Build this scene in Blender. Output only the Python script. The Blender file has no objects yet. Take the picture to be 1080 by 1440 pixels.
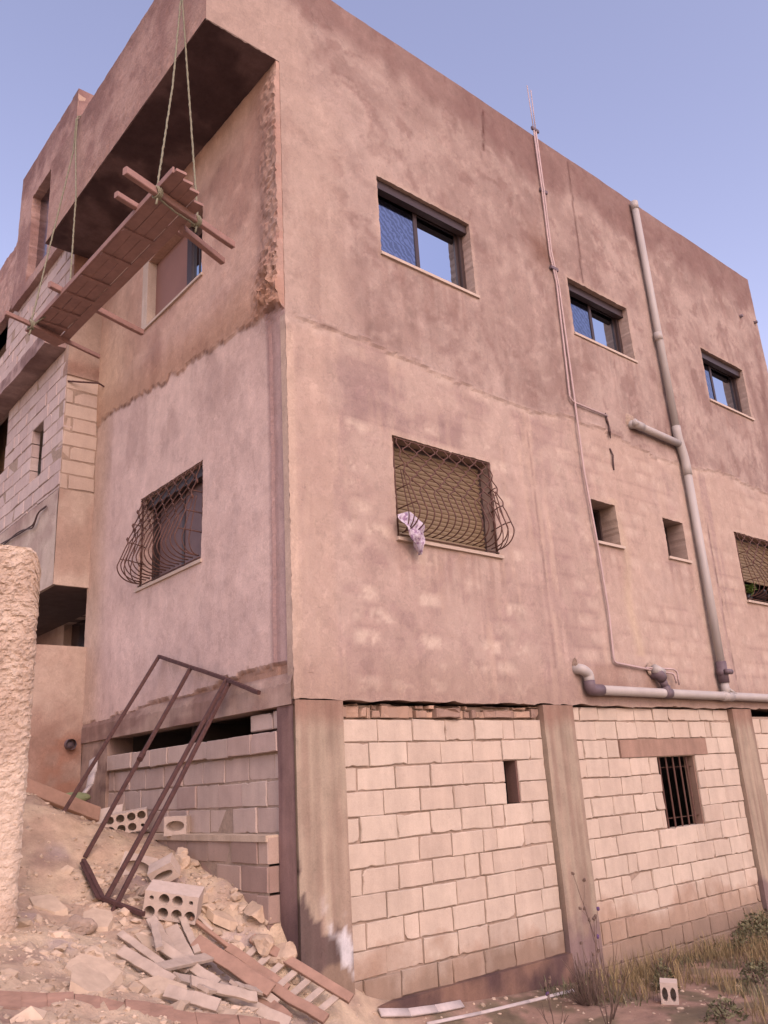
import bpy, math, random
import numpy as np
random.seed(7); RNG = np.random.default_rng(7)
scene = bpy.context.scene; COL = scene.collection
PI = math.pi
# ------------------------------------------------------------------ noise
def _h(ix, iy, seed):
    n = (ix.astype(np.int64) * 374761393 + iy.astype(np.int64) * 668265263 + seed * 144269504) & 0xffffffff
    n = ((n ^ (n >> 13)) * 1274126177) & 0xffffffff
    return ((n ^ (n >> 16)) & 0xffffff) / float(0xffffff)
def vn(x, y, seed=0):
    x = np.asarray(x, float); y = np.asarray(y, float)
    ix = np.floor(x); iy = np.floor(y); fx = x - ix; fy = y - iy
    fx = fx * fx * (3 - 2 * fx); fy = fy * fy * (3 - 2 * fy)
    ix = ix.astype(np.int64); iy = iy.astype(np.int64)
    a = _h(ix, iy, seed); b = _h(ix + 1, iy, seed); c = _h(ix, iy + 1, seed); d = _h(ix + 1, iy + 1, seed)
    return (a * (1 - fx) + b * fx) * (1 - fy) + (c * (1 - fx) + d * fx) * fy
def fbm(x, y, seed=0, o=4):
    s = 0; a = .5; t = 0
    for i in range(o):
        s = s + a * vn(x * 2 ** i, y * 2 ** i, seed + i * 17); t += a; a *= .55
    return s / t
def sst(a, b, x):
    t = np.clip((np.asarray(x, float) - a) / (b - a), 0, 1); return t * t * (3 - 2 * t)
def lin(c):
    c = np.asarray(c, float) / 255
    return np.where(c < .04045, c / 12.92, ((c + .055) / 1.055) ** 2.4)
ALB = np.array((.65, .81, .82))
def pc(r, g, b, k=1.0): return lin((r, g, b)) * ALB * k          # photograph-like colour to albedo
def mixc(a, b, t):
    t = np.asarray(t, float)[..., None]; return a * (1 - t) + b * t
# ------------------------------------------------------------------ materials
def new_mat(name):
    m = bpy.data.materials.new(name); m.use_nodes = True
    n = m.node_tree; b = n.nodes['Principled BSDF']; return m, n, b
def link(n, a, b): n.links.new(a, b)
def noise_node(n, scale, detail=6, rough=.6, stretch=None):
    tc = n.nodes.new('ShaderNodeTexCoord'); t = n.nodes.new('ShaderNodeTexNoise')
    t.inputs['Scale'].default_value = scale; t.inputs['Detail'].default_value = detail; t.inputs['Roughness'].default_value = rough
    if stretch:
        mp = n.nodes.new('ShaderNodeMapping'); mp.inputs['Scale'].default_value = stretch
        link(n, tc.outputs['Object'], mp.inputs['Vector']); link(n, mp.outputs['Vector'], t.inputs['Vector'])
    else: link(n, tc.outputs['Object'], t.inputs['Vector'])
    return t.outputs['Fac']
def ramp(n, src, stops):
    r = n.nodes.new('ShaderNodeValToRGB'); e = r.color_ramp.elements
    while len(e) < len(stops): e.new(.5)
    for i, (p, c) in enumerate(stops): e[i].position = p; e[i].color = (*c, 1) if len(c) == 3 else c
    link(n, src, r.inputs['Fac']); return r.outputs['Color']
def mult(n, a, b, f=1.0):
    m = n.nodes.new('ShaderNodeMix'); m.data_type = 'RGBA'; m.blend_type = 'MULTIPLY'; m.inputs[0].default_value = f
    link(n, a, m.inputs[6]); link(n, b, m.inputs[7]); return m.outputs[2]
def bump(n, b, srcs):
    prev = None
    for s, st, d in srcs:
        bp = n.nodes.new('ShaderNodeBump'); bp.inputs['Strength'].default_value = st; bp.inputs['Distance'].default_value = d
        link(n, s, bp.inputs['Height'])
        if prev: link(n, prev, bp.inputs['Normal'])
        prev = bp.outputs['Normal']
    link(n, prev, b.inputs['Normal'])
def g(v): return (v, v, v)
def mat_attr(name, lo=.80, hi=1.12, scale=9, fine=70, bs=(.5, .012), bf=(.35, .004), rough=.93, isl=0.0, streak=0.0, grit=.22, damp=False, trowel=0):
    """surface whose base colour is the mesh attribute Col times fine procedural variation"""
    m, n, b = new_mat(name)
    a = n.nodes.new('ShaderNodeAttribute'); a.attribute_name = 'Col'
    n1 = noise_node(n, scale, 8, .65); n2 = noise_node(n, fine, 4, .7)
    c = mult(n, a.outputs['Color'], ramp(n, n1, [(.25, g(lo)), (.75, g(hi))]))
    c = mult(n, c, ramp(n, n2, [(.2, g(.86)), (.8, g(1.1))]))
    if streak:
        n3 = noise_node(n, 7, 5, .6, (1, 1, .09)); c = mult(n, c, ramp(n, n3, [(.3, g(1 - streak)), (.7, g(1 + streak * .5))]))
    if isl:
        ge = n.nodes.new('ShaderNodeNewGeometry'); c = mult(n, c, ramp(n, ge.outputs['Random Per Island'], [(0, g(1 - isl)), (1, g(1 + isl * .5))]))
    if trowel:
        n6 = noise_node(n, 1.9, 7, .62); c = mult(n, c, ramp(n, n6, [(.455, g(1.0)), (.485, g(1 - .5 * trowel)), (.50, g(1 + .6 * trowel)), (.54, g(1.0))]))
        n7 = noise_node(n, 4.6, 6, .7, (1, 1, .55)); c = mult(n, c, ramp(n, n7, [(.40, g(1 - trowel * .8)), (.455, g(1.0)), (.57, g(1.0)), (.60, g(1 + trowel * .7))]))
        tcv = n.nodes.new('ShaderNodeTexCoord'); nd = n.nodes.new('ShaderNodeTexNoise'); nd.inputs['Scale'].default_value = 2.5; nd.inputs['Detail'].default_value = 5
        link(n, tcv.outputs['Object'], nd.inputs['Vector']); mxv = n.nodes.new('ShaderNodeMix'); mxv.data_type = 'RGBA'; mxv.blend_type = 'LINEAR_LIGHT'; mxv.inputs[0].default_value = .22
        link(n, tcv.outputs['Object'], mxv.inputs[6]); link(n, nd.outputs['Color'], mxv.inputs[7]); vo = n.nodes.new('ShaderNodeTexVoronoi'); vo.feature = 'DISTANCE_TO_EDGE'; vo.inputs['Scale'].default_value = .85
        link(n, mxv.outputs[2], vo.inputs['Vector']); hl = ramp(n, vo.outputs['Distance'], [(0, g(.80)), (.004, g(.9)), (.008, g(1.0))]); mk_ = noise_node(n, .9, 3, .5); msk = ramp(n, mk_, [(.60, g(0)), (.68, g(1))])
        mm = n.nodes.new('ShaderNodeMix'); mm.data_type = 'RGBA'; link(n, msk, mm.inputs[0]); mm.inputs[6].default_value = (1, 1, 1, 1); link(n, hl, mm.inputs[7]); c = mult(n, c, mm.outputs[2])
    if damp:        # rising damp: brown stain that climbs the lowest courses with a ragged edge
        ge = n.nodes.new('ShaderNodeNewGeometry'); sx = n.nodes.new('ShaderNodeSeparateXYZ'); link(n, ge.outputs['Position'], sx.inputs[0])
        n5 = noise_node(n, 2.2, 6, .6); ma = n.nodes.new('ShaderNodeMath'); ma.operation = 'MULTIPLY_ADD'; link(n, n5, ma.inputs[0]); ma.inputs[1].default_value = -1.1; link(n, sx.outputs['Z'], ma.inputs[2])
        mr = n.nodes.new('ShaderNodeMapRange'); mr.inputs['From Min'].default_value = -.62; mr.inputs['From Max'].default_value = -.36; link(n, ma.outputs[0], mr.inputs['Value'])
        c = mult(n, c, ramp(n, mr.outputs['Result'], [(0, (.72, .63, .58)), (.5, (.86, .80, .77)), (1, g(1.0))]))
    tc = n.nodes.new('ShaderNodeTexCoord'); t4 = n.nodes.new('ShaderNodeTexNoise'); t4.inputs['Scale'].default_value = 23; t4.inputs['Detail'].default_value = 9; t4.inputs['Roughness'].default_value = .72; t4.inputs['Distortion'].default_value = 1.2
    link(n, tc.outputs['Object'], t4.inputs['Vector']); n4 = t4.outputs['Fac']
    c = mult(n, c, ramp(n, n4, [(.30, g(1 - grit)), (.42, g(1.0)), (.62, g(1.0)), (.72, g(1 + grit * .35))]))
    link(n, c, b.inputs['Base Color']); b.inputs['Roughness'].default_value = rough
    b.inputs['Specular IOR Level'].default_value = .2
    bump(n, b, [(n1, *bs), (n4, bf[0] * .8, bf[1] * 1.6), (n2, *bf)])
    return m
def mat_plain(name, col, lo=.75, hi=1.15, scale=12, rough=.8, bs=(.3, .004), isl=0.0, metallic=0.0, stretch=None, spec=.3):
    m, n, b = new_mat(name)
    n1 = noise_node(n, scale, 7, .65, stretch)
    c = ramp(n, n1, [(.25, tuple(np.clip(np.array(col) * lo, 0, 1))), (.75, tuple(np.clip(np.array(col) * hi, 0, 1)))])
    if isl:
        ge = n.nodes.new('ShaderNodeNewGeometry'); c = mult(n, c, ramp(n, ge.outputs['Random Per Island'], [(0, g(1 - isl)), (1, g(1 + isl * .4))]))
    link(n, c, b.inputs['Base Color']); b.inputs['Roughness'].default_value = rough; b.inputs['Metallic'].default_value = metallic
    b.inputs['Specular IOR Level'].default_value = spec
    bump(n, b, [(n1, *bs)])
    return m
def mat_glass(name, tint, rough=.03, lace=False):
    m, n, b = new_mat(name)
    b.inputs['Base Color'].default_value = (*tint, 1); b.inputs['Metallic'].default_value = 1.0; b.inputs['Roughness'].default_value = rough
    n1 = noise_node(n, 1.3, 2, .4); bump(n, b, [(n1, .05, .05)])
    if lace:
        tc = n.nodes.new('ShaderNodeTexCoord'); w = n.nodes.new('ShaderNodeTexWave'); w.wave_type = 'BANDS'; w.bands_direction = 'DIAGONAL'
        w.inputs['Scale'].default_value = 7; w.inputs['Distortion'].default_value = 6; w.inputs['Detail'].default_value = 2; w.inputs['Detail Scale'].default_value = 2.5
        link(n, tc.outputs['Object'], w.inputs['Vector'])
        c = ramp(n, w.outputs['Fac'], [(.35, tuple(t * .85 for t in tint)), (.75, tuple(min(1, t * 1.25) for t in tint))])
        link(n, c, b.inputs['Base Color'])
    return m
M = {}
M['plaster'] = mat_attr('cement_plaster', .88, 1.08, 6, 60, (.45, .012), (.45, .004), .95, trowel=.11)
M['rough_plaster'] = mat_attr('thrown_plaster', .82, 1.10, 14, 55, (.7, .02), (.6, .008), .96, grit=.3)
M['concrete'] = mat_attr('board_concrete', .82, 1.1, 5, 80, (.3, .008), (.35, .003), .92, streak=.22)
M['block'] = mat_attr('concrete_block', .90, 1.07, 7, 120, (.25, .005), (.5, .0025), .93, isl=.05, streak=.10, grit=.14, damp=True)
M['ground'] = mat_attr('dry_earth', .72, 1.18, 8, 60, (.7, .03), (.6, .01), .97)
M['mortar'] = mat_plain('mortar', pc(184, 148, 130), .7, 1.15, 20, .95, (.7, .01))
M['dark'] = mat_plain('unlit_interior', (.06, .05, .045), .8, 1.1, 5, .95)
M['alum'] = mat_plain('bronze_aluminium', pc(72, 52, 50), .85, 1.1, 30, .45, (.1, .001), spec=.4)
M['glass'] = mat_glass('mirror_glass', (.44, .52, .62), .02)
M['glass_lace'] = mat_glass('curtained_glass', (.17, .20, .28), .10, True)
M['glass_dark'] = mat_glass('dusty_glass', (.20, .19, .23), .15)
M['pane_dull'] = mat_plain('dusty_pane', pc(132, 98, 96), .8, 1.15, 4, .5, (.05, .001), spec=.25)
M['sill'] = mat_plain('stone_sill', pc(214, 178, 160), .9, 1.08, 14, .7, (.2, .002))
M['iron'] = mat_plain('wrought_iron', pc(104, 66, 56), .7, 1.3, 40, .7, (.3, .001))
M['rust'] = mat_plain('rusty_steel', pc(92, 58, 54), .6, 1.4, 25, .75, (.4, .002))
M['shutter'] = mat_plain('shutter_slats', pc(150, 118, 92), .92, 1.06, 6, .6, (.1, .001))
M['pvc'] = mat_plain('weathered_pvc', pc(196, 172, 164), .85, 1.08, 5, .55, (.1, .001), stretch=(1, 1, .3))
M['pvc_dark'] = mat_plain('grey_fitting', pc(120, 94, 98), .85, 1.1, 12, .55, (.1, .001))
M['conduit'] = mat_plain('pale_conduit', pc(206, 166, 160), .85, 1.1, 8, .6, (.1, .001))
M['wood'] = mat_plain('weathered_wood', pc(206, 170, 152), .74, 1.16, 9, .85, (.4, .003), isl=.22, stretch=(1, 1, 1))
M['wood_dark'] = mat_plain('brown_wood', pc(180, 132, 112), .74, 1.16, 9, .85, (.4, .003), isl=.2)
M['timber'] = mat_plain('dusty_timber', pc(172, 126, 108), .62, 1.22, 5, .95, (.8, .012), stretch=(1, 3, 3))
M['board'] = mat_plain('formwork_boards', pc(176, 128, 118), .78, 1.14, 10, .85, (.4, .002), isl=.16)
M['rope'] = mat_plain('green_rope', pc(150, 134, 112), .7, 1.2, 60, .9, (.6, .003))
M['stone'] = mat_plain('limestone_rubble', pc(226, 184, 158), .74, 1.10, 10, .95, (.6, .01), isl=.30)
M['stone_yellow'] = mat_plain('yellow_limestone', pc(212, 170, 144), .72, 1.12, 10, .95, (.6, .012), isl=.12)
M['hblock'] = mat_plain('hollow_block', pc(218, 182, 166), .85, 1.08, 18, .95, (.5, .003))
m_, n_, b_ = new_mat('printed_cloth'); q1 = noise_node(n_, 26, 4, .6); q2 = noise_node(n_, 9, 3, .5)
c_ = mult(n_, ramp(n_, q1, [(.50, tuple(pc(228, 198, 208))), (.60, tuple(pc(170, 128, 156)))]), ramp(n_, q2, [(.3, g(.85)), (.7, g(1.05))])); link(n_, c_, b_.inputs['Base Color']); b_.inputs['Roughness'].default_value = .9; bump(n_, b_, [(q2, .5, .008)]); M['cloth'] = m_
M['sack'] = mat_plain('green_sack', pc(138, 132, 94), .8, 1.1, 14, .8, (.4, .005))
M['ash'] = mat_plain('white_plastic', pc(214, 184, 176), .8, 1.1, 15, .7, (.4, .004))
M['bag'] = mat_plain('black_bag', (.02, .018, .022), .8, 1.3, 12, .35, (.4, .006), spec=.5)
M['leaf'] = mat_plain('green_leaf', (.16, .24, .06), .7, 1.3, 20, .6, (.2, .002), isl=.3)
M['shrub'] = mat_plain('dull_shrub', (.13, .125, .065), .6, 1.5, 8, .8, (.2, .002), isl=.5)
M['straw'] = mat_plain('dry_straw', pc(176, 140, 100), .6, 1.3, 3, .9, (.2, .002), isl=.5)
M['stem'] = mat_plain('dry_stem', pc(122, 92, 80), .7, 1.3, 12, .9, (.2, .002), isl=.2)
M['thistle'] = mat_plain('purple_thistle', pc(104, 70, 108), .7, 1.3, 30, .9)
M['cable'] = mat_plain('dark_cable', pc(92, 64, 60), .8, 1.2, 20, .7)
# ------------------------------------------------------------------ mesh builder
class MB:
    def __init__(s): s.v = []; s.f = []; s.c = []; s.cur = (1, 1, 1)
    def verts(s, pts):
        i = len(s.v); s.v.extend([tuple(map(float, p)) for p in pts]); s.c.extend([tuple(s.cur)] * len(pts)); return i
    def face(s, *ids): s.f.append(tuple(ids))
    def quad(s, a, b, c, d):
        i = s.verts([a, b, c, d]); s.face(i, i + 1, i + 2, i + 3)
    def hexa(s, p):                     # 8 points: bottom 4 ccw, top 4 ccw
        i = s.verts(p)
        for q in ((3, 2, 1, 0), (4, 5, 6, 7), (0, 1, 5, 4), (1, 2, 6, 5), (2, 3, 7, 6), (3, 0, 4, 7)): s.face(*[i + k for k in q])
    def box(s, x0, x1, y0, y1, z0, z1):
        s.hexa([(x0, y0, z0), (x1, y0, z0), (x1, y1, z0), (x0, y1, z0), (x0, y0, z1), (x1, y0, z1), (x1, y1, z1), (x0, y1, z1)])
    def bar(s, a, b, w, h, up=(0, 0, 1), jit=0, segs=1):   # rectangular bar from a to b with end chamfer-free profile
        a = np.array(a, float); b = np.array(b, float); d = b - a; L = np.linalg.norm(d); d /= L
        up = np.array(up, float); sd = np.cross(d, up); sd /= np.linalg.norm(sd); up = np.cross(sd, d)
        rings = []
        c = min(w, h) * .12
        prof = [(-w / 2 + c, -h / 2), (w / 2 - c, -h / 2), (w / 2, -h / 2 + c), (w / 2, h / 2 - c), (w / 2 - c, h / 2), (-w / 2 + c, h / 2), (-w / 2, h / 2 - c), (-w / 2, -h / 2 + c)]
        for k in range(segs + 1):
            t = k / segs; o = a + d * L * t
            j = RNG.normal(0, jit, 2) if jit else (0, 0)
            rings.append(s.verts([o + sd * (p[0] + j[0]) + up * (p[1] + j[1]) for p in prof]))
        for k in range(segs):
            for q in range(8): s.face(rings[k] + q, rings[k] + (q + 1) % 8, rings[k + 1] + (q + 1) % 8, rings[k + 1] + q)
        s.face(*[rings[0] + q for q in range(7, -1, -1)]); s.face(*[rings[-1] + q for q in range(8)])
    def tube(s, pts, r, n=10, cap=True, radii=None):
        P = [np.array(p, float) for p in pts]; m = len(P); T = []
        for i in range(m):
            d = P[min(i + 1, m - 1)] - P[max(i - 1, 0)]; T.append(d / (np.linalg.norm(d) + 1e-9))
        ref = np.array((0, 0, 1.)) if abs(T[0][2]) < .9 else np.array((1., 0, 0))
        nrm = np.cross(T[0], ref); nrm /= np.linalg.norm(nrm); rings = []
        for i in range(m):
            nrm = nrm - T[i] * (nrm @ T[i]); nrm /= np.linalg.norm(nrm); bi = np.cross(T[i], nrm)
            rr = radii[i] if radii else r
            rings.append(s.verts([P[i] + rr * (math.cos(2 * PI * k / n) * nrm + math.sin(2 * PI * k / n) * bi) for k in range(n)]))
        for i in range(m - 1):
            for k in range(n): s.face(rings[i] + k, rings[i] + (k + 1) % n, rings[i + 1] + (k + 1) % n, rings[i + 1] + k)
        if cap:
            s.face(*[rings[0] + k for k in range(n - 1, -1, -1)]); s.face(*[rings[-1] + k for k in range(n)])
    def build(s, name, mat, parent=None, smooth=False, label=None):
        return mk(name, np.array(s.v), s.f, mat, parent, smooth, label, np.array(s.c))
def mk(name, v, f, mat, parent=None, smooth=False, label=None, colors=None):
    me = bpy.data.meshes.new(name); v = np.asarray(v, float)
    o = bpy.data.objects.new(name, me); COL.objects.link(o)
    off = np.zeros(3)
    if parent is not None:
        o.parent = parent
        p = parent
        while p is not None: off = off + np.array(p.location); p = p.parent
    elif len(v):
        off = np.array([v[:, 0].mean(), v[:, 1].mean(), v[:, 2].min()]); o.location = off
    me.from_pydata((v - off).tolist(), [], [list(q) for q in f])
    if colors is not None and len(colors):
        at = me.attributes.new('Col', 'FLOAT_COLOR', 'POINT')
        c4 = np.ones((len(v), 4), np.float32); c4[:, :3] = colors; at.data.foreach_set('color', c4.ravel())
    me.materials.append(mat)
    if smooth: me.polygons.foreach_set('use_smooth', [True] * len(me.polygons))
    me.update()
    if label: o['label'] = label
    return o
def tag(o, label=None, cat=None, group=None, kind=None):
    if label: o['label'] = label
    if cat: o['category'] = cat
    if group: o['group'] = group
    if kind: o['kind'] = kind
    return o
def thing(name, loc, label, cat, group=None):
    o = bpy.data.objects.new(name, None); o.empty_display_size = .2; COL.objects.link(o); o.location = loc
    return tag(o, label, cat, group)
def fillet(pts, r, n=5):
    P = [np.array(p, float) for p in pts]; out = [P[0]]
    for i in range(1, len(P) - 1):
        a = P[i - 1] - P[i]; b = P[i + 1] - P[i]; la = np.linalg.norm(a); lb = np.linalg.norm(b); q = min(r, la * .45, lb * .45)
        s = P[i] + a / la * q; e = P[i] + b / lb * q
        for k in range(n + 1):
            t = k / n; out.append((1 - t) ** 2 * s + 2 * t * (1 - t) * P[i] + t * t * e)
    out.append(P[-1]); return out
# ------------------------------------------------------------------ a wall as a displaced grid with real openings
def gridlines(a, b, step, cuts):
    cuts = sorted(set([a, b] + [c for c in cuts if a < c < b])); L = []
    for p, q in zip(cuts[:-1], cuts[1:]):
        n = max(1, int(round((q - p) / step))); L += [p + (q - p) * k / n for k in range(n)]
    return np.array(L + [b])
def wall_grid(name, mat, parent, place, u0, u1, v0, v1, step, offset, color, holes=(), cuts_u=(), cuts_v=(), jit=.004, rims='', rim_depth=.2, rim_u0=-99, ragb=0, flip=False, label=None):
    """holes: (ua,ub,va,vb,depth or 0).  place(u,v,out) -> xyz, out = distance proud of the plane"""
    U = gridlines(u0, u1, step, [h[0] for h in holes] + [h[1] for h in holes] + list(cuts_u))
    V = gridlines(v0, v1, step, [h[2] for h in holes] + [h[3] for h in holes] + list(cuts_v))
    nu, nv = len(U), len(V); UU, VV = np.meshgrid(U, V, indexing='ij')
    ju = RNG.normal(0, jit, UU.shape); jv = RNG.normal(0, jit, UU.shape)
    ju[0] = ju[-1] = 0; jv[:, 0] = jv[:, -1] = 0
    if ragb: jv[:, 0] = ragb * (fbm(U * 6, U * 0, 77, 4) - .5) * 2
    PU = UU + ju; PV = VV + jv; off = offset(UU, VV)
    X = place(PU, PV, off); verts = np.stack(X, -1).reshape(-1, 3); cols = color(UU, VV).reshape(-1, 3)
    dead = np.zeros((nu - 1, nv - 1), bool); uc = (U[1:] + U[:-1]) / 2; vc = (V[1:] + V[:-1]) / 2
    for h in holes:
        dead |= ((uc[:, None] > h[0]) & (uc[:, None] < h[1]) & (vc[None] > h[2]) & (vc[None] < h[3]))
    idx = np.arange(nu * nv).reshape(nu, nv); F = []
    for i, j in zip(*np.where(~dead)):
        q = (idx[i, j], idx[i + 1, j], idx[i + 1, j + 1], idx[i, j + 1]); F.append(q[::-1] if flip else q)
    extra = []; ecol = []
    def rim(ids, depth, col=None):
        base = len(verts) + len(extra); mean = np.mean([cols[k] for k in ids], 0) if col is None else np.array(col)
        for k in ids:
            a, b = k // nv, k % nv
            extra.append([float(t) for t in place(np.array(PU[a, b]), np.array(PV[a, b]), np.array(-depth))]); ecol.append(cols[k] * .25 + mean * .75)
        for k in range(len(ids) - 1): F.append((ids[k], base + k, base + k + 1, ids[k + 1]))
    for h in holes:
        if not h[4]: continue
        i0, i1 = np.argmin(abs(U - h[0])), np.argmin(abs(U - h[1])); j0, j1 = np.argmin(abs(V - h[2])), np.argmin(abs(V - h[3]))
        loop = [idx[i, j0] for i in range(i0, i1)] + [idx[i1, j] for j in range(j0, j1)] + [idx[i, j1] for i in range(i1, i0, -1)] + [idx[i0, j] for j in range(j1, j0, -1)]
        rim(loop + [loop[0]], h[4], h[5] if len(h) > 5 else None)
    if 't' in rims: rim([idx[i, nv - 1] for i in range(nu)], rim_depth)
    if 'b' in rims: rim([idx[i, 0] for i in range(nu) if U[i] >= rim_u0], rim_depth)
    if 'l' in rims: rim([idx[0, j] for j in range(nv)], rim_depth)
    if 'r' in rims: rim([idx[nu - 1, j] for j in range(nv)], rim_depth)
    if extra: verts = np.vstack([verts, extra]); cols = np.vstack([cols, ecol])
    used = np.zeros(len(verts), bool)
    for q in F:
        for k in q: used[k] = True
    rm = np.cumsum(used) - 1
    return mk(name, verts[used], [[int(rm[k]) for k in q] for q in F], mat, parent, False, label, cols[used])
# ------------------------------------------------------------------ block masonry: every block modelled
def blocks(name, parent, place, rows, color, mat, depth=.12, holes=(), jit=.004, gap=.010, mortar_back=.015, label=None, missing=0.0, mort=None, uspan=None):
    """rows: list of (z0,z1,[u joints]); place(u,v,out)->xyz; returns one mesh of blocks; mortar sheet as its child"""
    b = MB()
    for (z0, z1, J) in rows:
        for ua, ub in zip(J[:-1], J[1:]):
            um, zm = (ua + ub) / 2, (z0 + z1) / 2
            if any(h[0] - .01 < um < h[1] + .01 and h[2] - .01 < zm < h[3] + .01 for h in holes): continue
            gp = gap * random.uniform(.25, 1.5)
            a0, a1, c0, c1 = ua + gp / 2, ub - gp / 2, z0 + gap * random.uniform(.3, .8) / 1, z1 - gap * random.uniform(.1, .5)
            if a1 - a0 < .02: continue
            o = random.gauss(0, jit); ch = .007; tl = [random.gauss(0, .002) for _ in range(4)]
            chc = random.randrange(4) if random.random() < .16 else -1; csz = random.uniform(.015, .045)
            C4 = [(a0, c0), (a1, c0), (a1, c1), (a0, c1)]; C4 = [(p[0] + random.gauss(0, .003), p[1] + random.gauss(0, .003)) for p in C4]; per = []; tilt = (random.gauss(0, .003), random.gauss(0, .003))
            for k in range(4):
                p, q = C4[k], C4[(k + 1) % 4]; Ls = math.hypot(q[0] - p[0], q[1] - p[1]); m = max(1, int(Ls / .045)); nx_, ny_ = -(q[1] - p[1]) / Ls, (q[0] - p[0]) / Ls
                for t in range(m):
                    d_ = abs(random.gauss(0, .0016)) + (random.uniform(.003, .012) if random.random() < .05 else 0)
                    if t == 0: d_ = .002
                    per.append((p[0] + (q[0] - p[0]) * t / m + nx_ * d_ + (ny_ * 0), p[1] + (q[1] - p[1]) * t / m + ny_ * d_))
                    if t == 0 and k == chc: per[-1] = (p[0] + (um - p[0]) / abs(um - p[0]) * csz * .6, p[1] + (zm - p[1]) / abs(zm - p[1]) * csz * .5)
            def inw(p, e): dx, dz = um - p[0], zm - p[1]; r_ = max(abs(dx) / (a1 - a0), abs(dz) / (c1 - c0)) * 2; return (p[0] + math.copysign(min(e, abs(dx)), dx) * (abs(dx) > .8 * (a1 - a0) / 2), p[1] + math.copysign(min(e, abs(dz)), dz) * (abs(dz) > .8 * (c1 - c0) / 2))
            b.cur = tuple(color(um, zm)); N = len(per)
            i = b.verts([place(*inw(p, ch * random.uniform(.6, 1.3)), o + tilt[0] * (p[0] - um) * 5 + tilt[1] * (p[1] - zm) * 5) for p in per])
            e = b.verts([place(p[0], p[1], o - ch) for p in per]); f = b.verts([place(p[0], p[1], -depth) for p in per])
            b.face(*[i + k for k in range(N)])
            for k in range(N):
                k2 = (k + 1) % N; b.face(e + k, e + k2, i + k2, i + k); b.face(f + k, f + k2, e + k2, e + k)
    return b.build(name, mat, parent, False, label)
def mortar_sheet(parent, place, u0, u1, v0, v1, out, holes=(), name='mortar'):
    cu = sorted(set([u0, u1] + [c for h in holes for c in h[:2]])); cv = sorted(set([v0, v1] + [c for h in holes for c in h[2:4]])); b = MB()
    for ua, ub in zip(cu[:-1], cu[1:]):
        for va, vb in zip(cv[:-1], cv[1:]):
            um, vm = (ua + ub) / 2, (va + vb) / 2
            if any(h[0] < um < h[1] and h[2] < vm < h[3] for h in holes): continue
            b.quad(place(ua, va, out), place(ub, va, out), place(ub, vb, out), place(ua, vb, out))
    return b.build(name, M['mortar'], parent)
def courses(u0, u1, zt, zb, h=.2, L=.4, start=0.0, wob=.02):
    rows = []; z = zt; k = 0
    while z > zb + .02:
        zz = max(z - h, zb); s = u0 + ((start + (.2 if k % 2 else 0) + random.uniform(-.06, .06)) % L)
        J = [u0]
        if s - u0 > .06: J.append(s)
        u = (s if s - u0 > .06 else u0) + L
        while u < u1 - .08: J.append(u + random.gauss(0, wob * .3)); u += L * (1 if random.random() > .07 else .45)
        J.append(u1); rows.append((zz, z, J)); z = zz; k += 1
    return rows
# light settings
SUN_EL, SUN_AZ, SUN_E, SUN_ANG, SUN_C = 38.0, 197.0, 0.60, 30.0, (1.0, .94, .93)
SKY_TINT, SKY_K, EXPO = (1.43, .97, .90), .15, 1.15
import numpy as np
_P=np.array([(-4,-5.8,0),(-6,-4,.2),(-4.5,-3,.35),(-3,-3.4,.22),(-2,-4.5,-.05),(-2.1,-1.05,.55),(-1.3,-1.0,.30),(-.5,-.75,.05),
(-1.1,-.3,.33),(-.34,.05,.14),(-.25,.4,.45),(0,.32,.62),(-.76,.55,.64),(-1.05,1,.74),(-1.4,1.3,.87),(-2,.3,.73),
(-1.03,1.62,1.03),(-1.02,2.16,1.36),(-.34,2.3,1.15),(0,1.3,.90),(0,2.3,1.12),(0,3.5,1.36),(-.5,2.86,1.31),(-1.3,2.9,1.70),
(-.2,4.3,1.5),(-2,3.5,1.95),(-3,2,1.6),(-3,0,.9),(-4,-1.5,.65),(-6,0,1.0),(-6,4,2.1),(-3,5,2.2),(0.2,-.2,-.06),(.6,-.15,-.22),(1.6,-.1,-.30),
(3.1,-.1,-.38),(4.5,0,-.45),(6,0,-.42),(7.2,0,-.25),(9,0,.05),(10.5,0,.2),(2,-1.5,-.38),(4,-1.5,-.40),(6,-1.5,-.25),(0,-2.2,-.12),(1,-4,-.2),(5,-4,-.3),(9,-2,0),
(-2,-7,-.1),(3,-8,-.3),(10,-6,-.1),(2,3,-.4),(6,3,-.4),(2,6,.5),(8,6,0),(-7,-8,0)],float)
def _rb(r2): return np.where(r2>1e-12,.5*r2*np.log(r2+1e-12),0)
def _fit():
    n=len(_P);xy=_P[:,:2];d=((xy[:,None]-xy[None])**2).sum(-1)
    A=np.zeros((n+3,n+3));A[:n,:n]=_rb(d)+np.eye(n)*.02;A[:n,n]=1;A[:n,n+1:]=xy;A[n,:n]=1;A[n+1:,:n]=xy.T
    return np.linalg.solve(A,np.concatenate([_P[:,2],np.zeros(3)]))
_W=_fit()
def H(x,y):
    x=np.asarray(x,float);y=np.asarray(y,float);xc=np.clip(x,-7,11);yc=np.clip(y,-8,6)
    n=len(_P);z=_W[n]+_W[n+1]*xc+_W[n+2]*yc
    for i in range(n): z=z+_W[i]*_rb((xc-_P[i,0])**2+(yc-_P[i,1])**2)
    k=np.exp(-np.hypot(x-xc,y-yc)/6)
    return np.clip(z,-.6,2.4)*k-.3*(1-k)
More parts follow.
